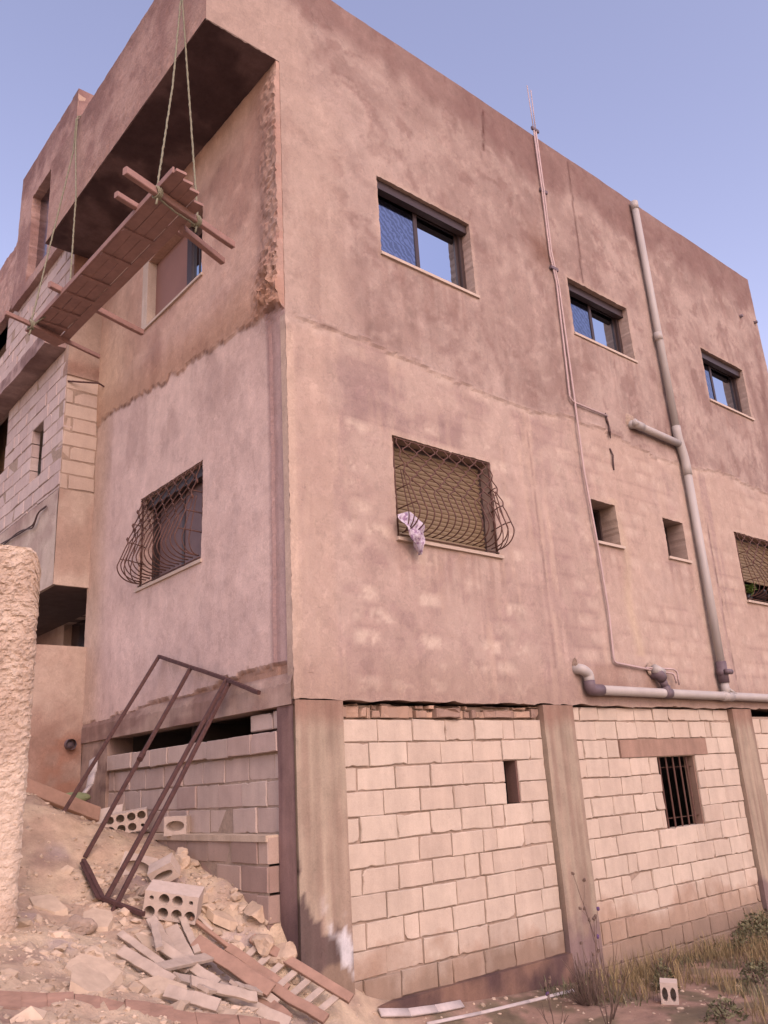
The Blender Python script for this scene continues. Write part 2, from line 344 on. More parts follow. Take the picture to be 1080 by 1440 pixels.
# ================================================================== THE HOUSE
house = thing('unfinished_building', (0, 0, 0), 'three storey unfinished house with cement plastered upper floors above bare block basement walls', 'building')
F = lambda u, v, o: (u, -1.0 * o + 0 * u, v)            # front plane y=0, out = -Y ; u = x, v = z
Lf = lambda u, v, o: (-1.0 * o + 0 * u, u, v)           # side plane x=0, out = -X ; u = y
def Pl(axis, c): return (lambda u, v, o: (u, c - o + 0 * u, v)) if axis == 'y' else (lambda u, v, o: (c - o + 0 * u, u, v))
XR, YB = 10.53, 9.0; ZT = 10.16; ZS = 8.79; XO = -.86; YW = 4.47
def seam_f(x): return 5.70 + .06 * np.sin(x * 1.7) + .10 * (fbm(x * 2.2, x * 0, 5) - .5) + .05 * (vn(x * 11, x * 0, 8) - .5) + .08 * np.exp(-x * 2)
def seam_l(y): return 5.86 + .105 * y + .10 * (fbm(y * 3, y * 0, 9) - .5) + .06 * (vn(y * 14, y * 0, 4) - .5)
def front_off(x, z):
    up = sst(-.02, .02, z - seam_f(x))
    o = .012 * up + .030 * (fbm(x * .9, z * .9, 3) - .5) + .010 * (fbm(x * 5, z * 5, 13) - .5)
    e = np.exp(-((z - seam_f(x) - .02) / .03) ** 2) * .010 * vn(x * 6, z * 2, 6)
    o = o * sst(0, .25, x) + .006 * (1 - sst(0, .25, x)) * (x > -.2) + (x <= -.2) * 0
    return o + e * sst(0, .1, x)
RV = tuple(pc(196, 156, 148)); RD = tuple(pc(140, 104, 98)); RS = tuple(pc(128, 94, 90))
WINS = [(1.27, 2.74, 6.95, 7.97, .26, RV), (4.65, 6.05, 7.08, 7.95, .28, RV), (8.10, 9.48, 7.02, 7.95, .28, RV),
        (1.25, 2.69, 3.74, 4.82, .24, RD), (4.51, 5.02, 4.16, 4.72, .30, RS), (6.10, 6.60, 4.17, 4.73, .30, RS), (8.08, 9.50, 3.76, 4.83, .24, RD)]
def spot(x, z, x0, x1, z0, z1, s): return sst(x0 - s, x0 + s, x) * (1 - sst(x1 - s, x1 + s, x)) * sst(z0 - s, z0 + s, z) * (1 - sst(z1 - s, z1 + s, z))
def front_col(x, z):
    up = sst(-.04, .04, z - seam_f(x)); sh = x.shape
    n1 = fbm(x * .8, z * .8, 21, 5); n2 = fbm(x * 2.4, z * 2.4, 31, 5); ns = fbm(x * 6, z * .55, 41, 4); nf = fbm(x * 7, z * 7, 51, 3)
    # upper storey
    A = np.broadcast_to(pc(206, 166, 152), sh + (3,)); B = pc(170, 130, 119)
    wx = x + .7 * (fbm(x * 1.3, z * 1.3, 91) - .5); wz = z + .7 * (fbm(x * 1.3, z * 1.3, 92) - .5)
    tr = fbm(wx * 1.1, wz * 1.4, 93, 5)
    t = sst(.40, .66, .35 * n1 + .35 * tr + .30 * n2 + .05 * sst(6, 10, z)); cu = mixc(A, B, .8 * t); tt = fbm(wx * 5 + 3 * tr, wz * 4, 95, 5); cu = mixc(cu, pc(164, 122, 112), .6 * sst(.55, .66, tt)); cu = mixc(cu, pc(222, 182, 166), .35 * sst(.60, .72, fbm(wx * 7, wz * 7, 96, 4)))
    cu = mixc(cu, pc(214, 173, 158), .40 * sst(.52, .66, fbm(wx * 2.6, wz * 1.7, 94, 4)) * (1 - sst(8.6, 9.6, z)))
    band = sst(-.20, .15, z - (9.72 - .55 * (vn(x * 1.6, x * 0, 77) * .6 + vn(x * 6, x * 0, 78) * .4) + .35 * sst(3.2, 1.2, x)))
    cu = mixc(cu, pc(148, 104, 96), .68 * band)
    cu = mixc(cu, pc(214, 172, 154), .55 * spot(x, z, -.2, .75, 5.8, 8.6, .25))
    cu = mixc(cu, pc(205, 164, 148), .8 * spot(x, z, -1, .35, 8.4, 9.6, .2))
    cu = mixc(cu, pc(150, 108, 98), .25 * sst(.5, .66, ns) * (1 - sst(7.0, 8.0, z)))
    # damp stains round the conduit and at the far corner
    cu = mixc(cu, pc(150, 104, 88), .75 * np.exp(-((x - 4.15) / .28) ** 2 - ((z - 8.15) / .33) ** 2) * (.5 + nf))
    cu = mixc(cu, pc(150, 108, 100), .7 * np.exp(-((x - 10.2 - .06 * np.sin(z * 4)) / .10) ** 2) * (1 - sst(8.5, 9.1, z)))
    cu = mixc(cu, pc(148, 106, 98), .6 * np.exp(-((x - 9.75 - .10 * np.sin(z * 2.1)) / .12) ** 2) * (1 - sst(7.9, 8.6, z)))
    # middle storey
    A = np.broadcast_to(pc(201, 162, 147), sh + (3,)); t = sst(.38, .62, .5 * n1 + .5 * n2); cl = mixc(A, pc(184, 144, 132), .75 * t); cl = mixc(cl, pc(172, 130, 124), .35 * sst(.54, .68, fbm(wx * 5, wz * 5, 97, 5)))
    cl = mixc(cl, pc(206, 165, 147), .7 * sst(3.4, 5.5, x) * sst(.35, .6, n1 + .1))
    # block ghosts: courses of the wall behind show as paler smears
    row = np.floor(z / .205); bx = x / .41 + .5 * (row % 2); cell = _h(np.floor(bx).astype(np.int64), row.astype(np.int64), 3)
    fz = z / .205 - row; fx = bx - np.floor(bx)
    gh = sst(.05, .3, fz) * (1 - sst(.55, .95, fz)) * sst(.02, .2, fx) * (1 - sst(.6, .98, fx)) * sst(.30, .55, cell) * sst(.44, .53, fbm(x * 12, z * 12, 52, 4) * .5 + n2 * .55)
    gh = gh * (sst(.55, .75, x) * (1 - sst(3.0, 3.15, x)) * (1 - .75 * sst(4.9, 5.3, z)) + .5 * sst(3.7, 3.9, x))
    cl = mixc(cl, pc(224, 185, 166), .85 * gh)
    cl = mixc(cl, pc(156, 116, 110), .32 * sst(.75, .95, fz) * sst(.45, .6, n2) * sst(.6, .8, x))
    # cast columns read through the plaster as strips
    c1 = spot(x, z, -.3, .48, 2.0, 5.7, .03); cl = mixc(cl, pc(206, 164, 146), .75 * c1 * (.6 + .4 * ns))
    cl = mixc(cl, pc(220, 177, 156), .70 * spot(x, z, -.3, .09 + .05 * (n2 - .5).mean(), 2.2, 5.6, .03))
    st = sst(.48, .64, fbm(x * 14, z * .7, 61, 3))
    c2 = spot(x, z, 3.05, 3.72, 2.0, 5.5, .08); cl = mixc(cl, pc(210, 168, 152), .55 * c2 * st)
    c3 = spot(x, z, 7.0, 7.6, 2.0, 5.6, .05); cl = mixc(cl, pc(176, 136, 130), .5 * c3 * st)
    cl = mixc(cl, pc(214, 172, 152), .55 * sst(.58, .70, fbm(x * 11, z * .8, 71, 3)) * sst(.5, .7, n2 + .1))
    cl = mixc(cl, pc(216, 176, 150), .7 * np.exp(-((x - 5.05 - .05 * np.sin(z * 5)) / .09) ** 2) * (z < 4.8) * (z > 2.8))
    cl = mixc(cl, pc(148, 112, 110), .40 * spot(x, z, .5, 2.3, 4.9, 5.5, .12) * sst(.4, .6, n2))
    cl = mixc(cl, pc(156, 112, 96), .55 * spot(x, z, 4.1, 5.5, 2.35, 2.66, .06) * sst(.3, .6, n2))
    cl = mixc(cl, pc(168, 128, 112), .5 * (1 - sst(2.25, 2.75, z + .3 * (n2 - .5))))
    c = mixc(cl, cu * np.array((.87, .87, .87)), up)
    c = mixc(c, pc(224, 184, 166), .55 * np.exp(-((z - seam_f(x) + .03) / .06) ** 2) * sst(.35, .6, fbm(x * 3, z * 3, 99)))
    # weeping under the sills
    for (a, b_, z0, z1, d, _r) in WINS:
        dr = sst(.45, .62, fbm(x * 16, z * .4 + a, 81, 3)) * spot(x, z, a - .02, b_ + .05, z0 - .75, z0 - .03, .03) * sst(z0 - .8, z0 - .1, z)
        c = mixc(c, pc(160, 118, 106), .40 * dr)
        rimm = spot(x, z, a - .05, b_ + .05, z0 - .05, z1 + .05, .03)
        c = mixc(c, pc(214, 172, 152), .35 * rimm)
    # vertical chased grooves and hairline cracks
    def crack(c, xa, xb, za, zb, w, col, k):
        t_ = np.clip((z - za) / (zb - za), 0, 1); xc = xa + (xb - xa) * t_ + .03 * (vn(z * 9, z * 0, int(za * 10)) - .5)
        return mixc(c, col, k * np.exp(-((x - xc) / w) ** 2) * ((z > za) & (z < zb)))
    c = crack(c, 3.18, 3.26, 9.3, 10.0, .018, pc(92, 48, 42), .9)
    c = crack(c, 5.02, 5.09, 8.0, 10.1, .02, pc(112, 76, 68), .85)
    c = crack(c, .0, .12, 9.85, 10.2, .015, pc(112, 66, 58), .8)
    c = crack(c, 3.42, 3.42, 2.6, 5.4, .012, pc(150, 112, 104), .6); c = crack(c, 7.35, 7.30, 2.3, 4.9, .012, pc(110, 78, 72), .7)
    hc = np.exp(-((z - seam_f(x) - .015) / .012) ** 2) * sst(.46, .56, fbm(x * 4, z * 0, 55)) * (x < 1.6); c = mixc(c, pc(118, 80, 70), .6 * hc)
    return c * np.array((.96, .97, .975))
FZ0 = 2.20
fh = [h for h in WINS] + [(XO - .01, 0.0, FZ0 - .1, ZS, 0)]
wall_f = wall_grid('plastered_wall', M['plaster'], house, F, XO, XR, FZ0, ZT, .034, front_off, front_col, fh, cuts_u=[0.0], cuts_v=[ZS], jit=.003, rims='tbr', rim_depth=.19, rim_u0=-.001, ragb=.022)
zz_ = np.arange(FZ0, ZS, .045); b = MB()
for q in range(len(zz_) - 1):
    for k in (0, 1): pass
    b.cur = tuple(front_col(np.array([0.01]), np.array([zz_[q]]))[0]); y0_ = -float(front_off(np.array([0.0]), np.array([zz_[q]]))[0]) - .0005; y1_ = -float(front_off(np.array([0.0]), np.array([zz_[q + 1]]))[0]) - .0005
    b.quad((-.001, y0_, zz_[q]), (-.001, .08, zz_[q]), (-.001, .08, min(ZS, zz_[q + 1])), (-.001, y1_, min(ZS, zz_[q + 1])))
b.build('corner_edge', M['plaster'], wall_f)
# left facade ------------------------------------------------------
def left_off(y, z):
    up = sst(-.02, .02, z - seam_l(y))
    o = .012 + .022 * up + .03 * (fbm(y * .9, z * .9, 103) - .5) + .010 * (fbm(y * 6, z * 6, 113) - .5)
    rough = up * sst(.38 + .20 * vn(z * 2, z * 0, 5) + .15 * sst(6.9, 6.1, z), .16, y) * (1 - sst(8.5, 8.8, z)) ; clump = np.exp(-((y - .18) / .22) ** 2 - ((z - 6.15) / .3) ** 2)
    o = o + (rough * .030 + clump * .060) * (sst(.25, .75, fbm(y * 17, z * 20, 123, 3)) * .8 + .55 * vn(y * 40, z * 44, 124))
    o = o + .008 * up * (fbm(y * 14, z * 14, 133, 3) - .5)
    # the lower plaster ends in a ragged lip above the beam
    low = sst(.015, -.015, z - (2.36 + .035 * (4.4 - y) + .10 * (fbm(y * 5, y * 0, 143) - .5)))
    return o - .035 * low - .02 * sst(.27, .23, y) * (1 - up)
def left_col(y, z):
    sh = y.shape; up = sst(-.03, .03, z - seam_l(y))
    n1 = fbm(y * .9, z * .9, 201, 5); n2 = fbm(y * 2.6, z * 2.6, 211, 5); nf = fbm(y * 8, z * 8, 221, 3); ns = fbm(y * 6, z * .5, 231, 4)
    cu = mixc(np.broadcast_to(pc(206, 160, 146), sh + (3,)), pc(170, 124, 113), .8 * sst(.36, .64, .5 * n1 + .5 * n2))
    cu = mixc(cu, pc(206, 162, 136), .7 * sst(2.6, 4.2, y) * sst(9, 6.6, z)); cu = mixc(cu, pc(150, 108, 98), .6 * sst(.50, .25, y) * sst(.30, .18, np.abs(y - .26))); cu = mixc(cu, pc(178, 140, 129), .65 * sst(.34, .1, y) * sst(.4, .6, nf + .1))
    cu = mixc(cu, pc(206, 162, 150), .5 * np.exp(-((y - 1.2) / .3) ** 2 - ((z - 6.9) / .35) ** 2))
    cu = mixc(cu, pc(170, 120, 98), .5 * (1 - sst(.1, .55, z - seam_l(y))))
    cl = mixc(np.broadcast_to(pc(222, 181, 172), sh + (3,)), pc(206, 166, 158), .8 * sst(.38, .62, .5 * n1 + .5 * n2))
    cl = mixc(cl, pc(178, 140, 134), .5 * sst(.50, .66, fbm(y * 2.2, z * .8, 241, 4)) * sst(4.9, 5.6, z))
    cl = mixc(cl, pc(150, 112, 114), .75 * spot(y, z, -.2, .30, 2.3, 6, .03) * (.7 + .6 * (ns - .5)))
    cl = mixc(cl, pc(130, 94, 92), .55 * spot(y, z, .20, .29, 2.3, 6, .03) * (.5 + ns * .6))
    cl = mixc(cl, pc(196, 156, 134), .6 * sst(3.8, 4.3, y))
    c = mixc(cl, cu * np.array((1.0, 1.0, .98)), up)
    dark = np.exp(-((z - seam_l(y) + .012) / .014) ** 2); c = mixc(c, pc(112, 74, 66), .75 * dark * sst(.4, .55, fbm(y * 7, y * 0, 251)))
    low = sst(.015, -.015, z - (2.36 + .035 * (4.4 - y) + .10 * (fbm(y * 5, y * 0, 143) - .5)))
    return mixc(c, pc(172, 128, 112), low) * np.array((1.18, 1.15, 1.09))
LW = [(1.55, 3.02, 3.73, 4.81, .22), (1.57, 3.03, 7.05, 7.99, .5), (4.52, 9.0, 2.5, 4.12, .0)]
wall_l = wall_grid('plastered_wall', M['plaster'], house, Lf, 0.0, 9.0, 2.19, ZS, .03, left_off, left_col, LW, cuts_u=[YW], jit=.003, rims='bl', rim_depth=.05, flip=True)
# roof overhang ----------------------------------------------------
def ov_off(y, z): return .03 * (fbm(y, z, 303) - .5) + (.012 + .016 * sst(9.3, 8.8, z)) * (fbm(y * 11, z * 11, 313, 3) - .5)
def ov_col(y, z):
    n = fbm(y * 1.1, z * 1.6, 321, 5); n2 = fbm(y * 4, z * 4, 331, 4)
    c = mixc(np.broadcast_to(pc(200, 152, 138), y.shape + (3,)), pc(164, 117, 107), .85 * sst(.38, .62, .55 * n + .45 * n2))
    c = mixc(c, pc(132, 90, 84), .5 * sst(9.6, 10.1, z + .4 * (n2 - .5)))
    return mixc(c, pc(196, 148, 132), .5 * sst(9.35, 8.9, z + .3 * (n2 - .5)))
over = wall_grid('roof_overhang', M['rough_plaster'], house, Pl('x', XO), 0, YW, ZS, ZT, .04, ov_off, ov_col, rims='t', rim_depth=.19, jit=.006, flip=True)
so = lambda u, v, o: (u, v, ZS + .004 + o)
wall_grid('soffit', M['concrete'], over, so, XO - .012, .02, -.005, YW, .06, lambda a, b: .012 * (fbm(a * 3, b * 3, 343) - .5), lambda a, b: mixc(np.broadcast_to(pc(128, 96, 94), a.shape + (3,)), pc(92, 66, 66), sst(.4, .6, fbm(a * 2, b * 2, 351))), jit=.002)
b = MB(); b.box(XO + .03, .03, .03, YW, ZS + .02, ZS + .3); b.box(XO + .19, XO + .21, .2, YW, ZS + .3, ZT - .01); b.cur = (.3, .2, .17); b.build('slab_core', M['mortar'], over)
# shell: roof, floors, rear walls so that openings look into a dark interior
b = MB(); b.box(.03, XR - .02, .21, YB, 9.05, 9.25); rs = b.build('roof_slab', M['mortar'], house)
b = MB(); b.box(.2, XR - .2, .31, YB - .2, 5.62, 5.80); b.box(.2, XR - .2, .31, YB - .2, 2.22, 2.42); b.build('floor_slab', M['mortar'], house)
b = MB(); b.box(.0, XR, YB, YB + .2, -.6, ZT - .03); b.box(XR - .19, XR - .02, .2, YB, -.6, ZT - .02); b.build('rear_wall', M['mortar'], house); b = MB(); b.box(-.40, 3.0, YW + .3, 11.0, 9.26, 9.36); b.build('roof_slab', M['mortar'], house)
b = MB(); b.box(XO + .22, XR - .2, .192, .21, 9.25, ZT - .012); b.build('parapet_back', M['mortar'], house)
b = MB(); b.box(.3, XR - .3, 2.2, 2.3, -.6, 2.2); b.box(3.2, 3.3, .3, 2.2, -.6, 2.2); b.box(.3, XR - .3, 2.6, 2.7, 2.42, 9.0); b.build('inner_wall', M['dark'], house)
# columns ----------------------------------------------------------
def col_color(seed, base=(190, 157, 136)):
    def f(u, v):
        n = fbm(u * 2, v * 1.2, seed, 4); s = fbm(u * 18, v * .5, seed + 7, 3)
        c = mixc(np.broadcast_to(pc(*base), u.shape + (3,)), pc(162, 126, 110), .8 * sst(.40, .62, .4 * n + .6 * s))
        c = mixc(c, pc(160, 112, 96), .7 * sst(1.95, 2.15, v + .1 * n))
        return c
    return f
def column(x0, x1, zb, seed, foot):
    base = col_color(seed)
    def cc(u, v):
        c = base(u, v); n = fbm(u * 5, v * 5, seed + 3, 4)
        if foot:            # damp stained foot with a splash of white lime
            c = mixc(c, pc(104, 78, 74), .9 * sst(.05, -.05, v - (.70 - .45 * (u - x0) / (x1 - x0)) + .9 * (n - .5) + .5 * (fbm(u * 16, v * 9, seed + 4) - .5)))
            c = mixc(c, pc(168, 132, 112), .75 * sst(.05, -.05, v - .22 + .6 * (fbm(u * 3, v * 3, seed + 5) - .5)))
            d = np.abs((v - .40) + (u - x0 - .33) * 1.5); c = mixc(c, pc(236, 214, 212), .9 * sst(.13, .03, d + .5 * (fbm(u * 9, v * 9, seed + 6, 4) - .5)) * sst(.16, .34, u - x0) )
        else: c = mixc(c, pc(142, 108, 106), .8 * sst(.1, -.15, v - .12 + .5 * (n - .5)))
        return c
    o = lambda u, v: .004 + .014 * (fbm(u * 2, v * 2, seed + 9) - .5) + .006 * (fbm(u * 30, v * 1.2, seed + 11, 2) - .5)
    c = wall_grid('concrete_column', M['concrete'], house, F, x0, x1, zb, 2.195, .035, o, cc, jit=.003, rims='lr', rim_depth=.22)
    return c
column(0.01, .50, -.5, 401, True); column(3.13, 3.63, -.8, 421, False); column(7.04, 7.56, -.8, 441, False); column(10.02, 10.52, -.8, 461, False)
def cs_col(u, v):
    n = fbm(u * 4, v * 2, 471); s = fbm(u * 22, v * .6, 472, 3)
    c = mixc(np.broadcast_to(pc(160, 118, 110), u.shape + (3,)), pc(118, 84, 82), .9 * sst(.38, .6, .5 * n + .5 * s)); return mixc(c, pc(104, 76, 76), .7 * sst(.9, .3, v))
wall_grid('column_flank', M['concrete'], house, Lf, .0, .235, -.5, 2.2, .03, lambda u, v: .008 + .012 * (fbm(u * 5, v * 2, 473) - .5), cs_col, jit=.003, rims='r', rim_depth=.2, flip=True)
# lintel beam on the side, over the slot ---------------------------
def bm_col(u, v):
    n = fbm(u * 2, v * 6, 481); return mixc(np.broadcast_to(pc(200, 158, 142), u.shape + (3,)), pc(164, 122, 110), sst(.35, .65, n))
Lb = Pl('x', -.0)
wall_grid('lintel_beam', M['concrete'], house, Lf, .0, YW - .01, 2.16, 2.42, .04, lambda u, v: .022 + .02 * (fbm(u * 3, v * 3, 483) - .5) - .03 * sst(2.34, 2.42, v), bm_col, jit=.006, rims='tb', rim_depth=.2, flip=True)
wall_grid('concrete_pier', M['concrete'], house, Lf, 3.70, YW - .012, 1.0, 2.17, .04, lambda u, v: .0 + .03 * (fbm(u * 4, v * 4, 485) - .5), lambda u, v: mixc(np.broadcast_to(pc(186, 146, 130), u.shape + (3,)), pc(140, 104, 96), sst(.38, .62, fbm(u * 4, v * 4, 486))), jit=.006, rims='lr', rim_depth=.3, flip=True)
# ------------------------------------------------------------------ block infill, front
def blk_col(seed, zb):
    def f(u, z):
        r = random.random(); c = mixc(pc(226, 191, 171), pc(216, 180, 161), np.array(r)); c = mixc(c, pc(218, 178, 158), np.array(.35 * random.random()))
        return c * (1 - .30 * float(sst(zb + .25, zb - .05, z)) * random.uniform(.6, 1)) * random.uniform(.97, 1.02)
    return f
FB = lambda u, v, o: (u, .045 - o, v)
slit = (2.50, 2.70, 1.25, 1.65)
ra = [(1.85, 2.045, [.515, .91, 1.32, 1.73, 2.13, 2.53, 2.71, 3.125]), (1.65, 1.85, [.515, .80, 1.24, 1.66, 2.08, 2.49, 2.92, 3.125]),
      (1.45, 1.65, [.515, .66, 1.08, 1.50, 1.92, 2.33, 2.50, 2.70, 3.125]), (1.25, 1.45, [.515, .94, 1.36, 1.78, 2.20, 2.50, 2.70, 3.125])]
ra += courses(.515, 3.125, 1.25, -.15, start=.17)
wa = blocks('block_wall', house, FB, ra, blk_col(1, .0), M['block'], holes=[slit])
mortar_sheet(wa, lambda u, v, o: (u, .064 - o, v), .5, 3.13, -.15, 2.045, 0, [slit])
b = MB(); b.cur = tuple(pc(128, 90, 80)); b.box(2.682, 2.705, .062, .2, 1.255, 1.655); b.build('broken_jamb', M['concrete'], wa)
# broken bits packed under the beam
rp = [(2.05, 2.175, None)]; J = [.515]
while J[-1] < 3.0: J.append(J[-1] + random.choice((.08, .14, .22, .3, .35)) * random.uniform(.8, 1.2))
J[-1] = 3.125; rr = []
for a, c in zip(J[:-1], J[1:]):
    h = random.uniform(.07, .115); rr.append((2.05, 2.05 + h, [a, c]))
    if random.random() < .6: rr.append((2.05 + h + .006, 2.175, [a + random.uniform(0, .03), c - random.uniform(0, .05)]))
wp = blocks('block_packing', house, lambda u, v, o: (u, .05 - o + .02 * math.sin(u * 23), v), rr, lambda u, z: mixc(pc(206, 158, 134), pc(168, 128, 112), np.array(random.random())), M['block'], jit=.016, gap=.014)
mortar_sheet(wp, lambda u, v, o: (u, .11 - o, v), .5, 3.13, 2.04, 2.17, 0)
barw = (5.20, 6.02, .80, 1.62)
rb = [(2.035, 2.185, [3.645, 3.80, 4.13, 4.50, 4.84, 5.22, 5.56, 5.93, 6.27, 6.62, 7.03]), (1.83, 2.03, [3.645, 4.05, 4.45, 4.84, 5.24, 5.62, 6.0, 6.38, 6.52, 7.03]),
      (1.63, 1.83, [3.645, 3.80, 4.22, 4.45, 6.33, 6.62, 7.03])]
rb += courses(3.645, 7.03, 1.63, -.80, start=.11)
rb2 = []
for (z0, z1, J) in rb:
    if z1 < 1.66 and z0 > .75:
        J = sorted([j for j in J if not (barw[0] - .09 < j < barw[1] + .09)] + [barw[0] + random.uniform(-.03, .0), barw[1]])
    rb2.append((z0, z1, J))
lint = (4.45, 6.33, 1.62, 1.835)
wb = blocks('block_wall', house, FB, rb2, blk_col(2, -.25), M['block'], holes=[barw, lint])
mortar_sheet(wb, lambda u, v, o: (u, .064 - o, v), 3.63, 7.04, -.8, 2.185, 0, [barw])
b = MB(); b.cur = tuple(pc(178, 134, 116)); b.box(4.46, 6.32, .036, .2, 1.632, 1.825); b.build('lintel', M['concrete'], wb)
b = MB(); b.cur = tuple(pc(176, 132, 114))
b.box(5.17, 5.21, .07, .2, .8, 1.63); b.box(6.0, 6.05, .07, .2, .8, 1.63); b.box(5.2, 6.02, .08, .2, .76, .80); b.build('window_surround', M['concrete'], wb)
b = MB()
for k in range(5): xx = 5.29 + k * .15; b.tube([(xx, .10, .79), (xx, .10, 1.63)], .011, 8)
for zz in (.93, 1.5): b.bar((5.2, .115, zz), (6.02, .115, zz), .025, .006)
b.build('window_bars', M['iron'], wb)
rc = courses(7.575, 10.02, 2.07, -.6, start=.26)
wc = blocks('block_wall', house, FB, rc, blk_col(3, .2), M['block']); mortar_sheet(wc, lambda u, v, o: (u, .064 - o, v), 7.56, 10.03, -.6, 2.10, 0)
def ft_col(u, v):
    n = fbm(u * 3, v * 3, 505); return mixc(np.broadcast_to(pc(150, 108, 92), u.shape + (3,)), pc(104, 74, 70), sst(.35, .65, n))
wall_grid('footing', M['concrete'], house, F, .5, 3.13, -.8, -.14, .04, lambda u, v: .02 + .05 * (fbm(u * 2, v * 2, 503) - .5), ft_col, jit=.006, rims='t', rim_depth=.12)
# ------------------------------------------------------------------ block infill, side
LB = lambda u, v, o: (.035 - o, u, v)
mauve = lambda u, z: mixc(pc(220, 182, 168), pc(204, 164, 152), np.array(random.random())) * random.uniform(.97, 1.02)
ls = [(1.80, 1.975, [.24, .66, 1.05, 1.42, 1.84, 2.2, 2.6, 3.05, 3.68])]
wt = blocks('block_wall', house, lambda u, v, o: (-.005 - o, u, v), ls, mauve, M['block'], depth=.2)
wq = blocks('loose_block', house, lambda u, v, o: (.03 - o, u, v), [(1.985, 2.14, [.24, .36, .72])], mauve, M['block'], depth=.2)
wl = blocks('block_wall', house, LB, courses(.24, 3.75, 1.795, 1.16, h=.21, start=.09), mauve, M['block'], depth=.16)
mortar_sheet(wl, lambda u, v, o: (.045 - o, u, v), .2, 3.75, 1.1, 1.9, 0)
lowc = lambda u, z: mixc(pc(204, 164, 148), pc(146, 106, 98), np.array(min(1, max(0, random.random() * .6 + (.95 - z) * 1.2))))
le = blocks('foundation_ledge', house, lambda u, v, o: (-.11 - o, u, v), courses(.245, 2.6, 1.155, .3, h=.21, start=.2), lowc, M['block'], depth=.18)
mortar_sheet(le, lambda u, v, o: (-.10 - o, u, v), .245, 2.6, .3, 1.15, 0)
b = MB(); b.cur = tuple(pc(216, 178, 156)); b.box(-.125, .05, .25, 2.6, 1.12, 1.168); b.build('ledge_top', M['concrete'], le)
# ================================================================== WING
XW = -.46; XU = -.56; YE = 11.0
wing_col = lambda u, z: mixc(pc(226, 188, 178), pc(216, 177, 168), np.array(random.random()))
wslit = (5.25, 5.70, 5.76, 6.56); wop = (6.95, 8.3, 6.36, 7.36)
def wcourses(zt, zb, holes):
    R = courses(YW + .005, YE, zt, zb, h=.2, start=random.random() * .3); out = []
    for (z0, z1, J) in R:
        zm = (z0 + z1) / 2
        for h in holes:
            if h[2] < zm < h[3]: J = sorted([j for j in J if not (h[0] - .07 < j < h[1] + .07)] + [h[0], h[1]])
        out.append((z0, z1, J))
    return out
WX = Pl('x', XW)
w1 = blocks('block_wall', house, lambda u, v, o: (XW - o, u, v), wcourses(7.36, 5.31, [wslit, wop]), wing_col, M['block'], depth=.11, holes=[wslit, wop], gap=.012)
mortar_sheet(w1, lambda u, v, o: (XW + .008 - o, u, v), YW + .01, YE, 5.31, 7.37, 0, [wslit, wop])
wop2 = (7.45, 9.1, 8.64, 9.245)
w2 = blocks('block_wall', house, lambda u, v, o: (XW - o, u, v), wcourses(9.24, 7.58, [wop2]), wing_col, M['block'], depth=.2, holes=[wop2], gap=.012)
mortar_sheet(w2, lambda u, v, o: (XW + .008 - o, u, v), YW + .01, YE, 7.55, 9.24, 0, [wop2])
b = MB(); b.box(XW + .8, XW + .82, YW + .3, YE, 4.2, 9.6); b.box(XW + .2, 3, YE - .1, YE, 4.2, 9.6); b.build('inner_wall', M['dark'], house)
# quoin face towards the street: one block wide
q = []
z = 6.92; k = 0
while z > 5.32:
    q.append((max(z - .2, 5.31), z, [XW + .004, XW + .11, -.01] if k % 2 else [XW + .004, -.01])); z -= .2; k += 1
w3 = blocks('block_wall', house, lambda u, v, o: (u, YW - .004 - o, v), q, lambda u, z: mixc(pc(222, 184, 166), pc(214, 175, 158), np.array(random.random())), M['block'], depth=.15, gap=.014)
mortar_sheet(w3, lambda u, v, o: (u, YW + .004 - o, v), XW + .006, .02, 5.31, 6.95, 0)
def be_col(u, v):
    n = fbm(u * 2, v * 2, 521); n2 = fbm(u * 6, v * 1.5, 522)
    c = mixc(np.broadcast_to(pc(212, 172, 154), u.shape + (3,)), pc(184, 141, 124), .8 * sst(.38, .64, .5 * n + .5 * n2))
    return .85 * mixc(c, pc(164, 112, 96), .8 * sst(7.9, 8.6, v) + .6 * spot(u, v, -1, 1, 6.95, 7.15, .08))
WY = lambda u, v, o: (u, YW - o, v)
wall_grid('plastered_wall', M['plaster'], house, WY, XW + .002, .03, 6.93, 9.22, .05, lambda u, v: .012 + .02 * (fbm(u * 2, v * 2, 523) - .5), be_col, jit=.005, rims='lb', rim_depth=.15)
wall_grid('plastered_wall', M['plaster'], house, WY, XW, .03, 4.06, 5.31, .05, lambda u, v: .006 + .02 * (fbm(u * 2, v * 2, 524) - .5), lambda u, v: mixc(np.broadcast_to(pc(214, 176, 158), u.shape + (3,)), pc(196, 155, 138), sst(.4, .65, fbm(u * 3, v * 2, 525))), jit=.003, rims='b', rim_depth=.04)
wall_grid('plastered_wall', M['plaster'], house, WX, YW, YE, 4.06, 5.31, .06, lambda u, v: .004 + .02 * (fbm(u * 2, v * 2, 526) - .5), lambda u, v: mixc(np.broadcast_to(pc(222, 186, 168), u.shape + (3,)), pc(196, 158, 144), sst(.4, .65, fbm(u * 1.5, v * 2, 527)) + .5 * sst(5.0, 5.3, v)), jit=.003, rims='b', rim_depth=.04, flip=True)
b = MB(); b.cur = tuple(pc(120, 92, 86)); b.box(XW + .03, .9, YW + .03, YE, 4.08, 4.2); b.build('soffit', M['concrete'], house)
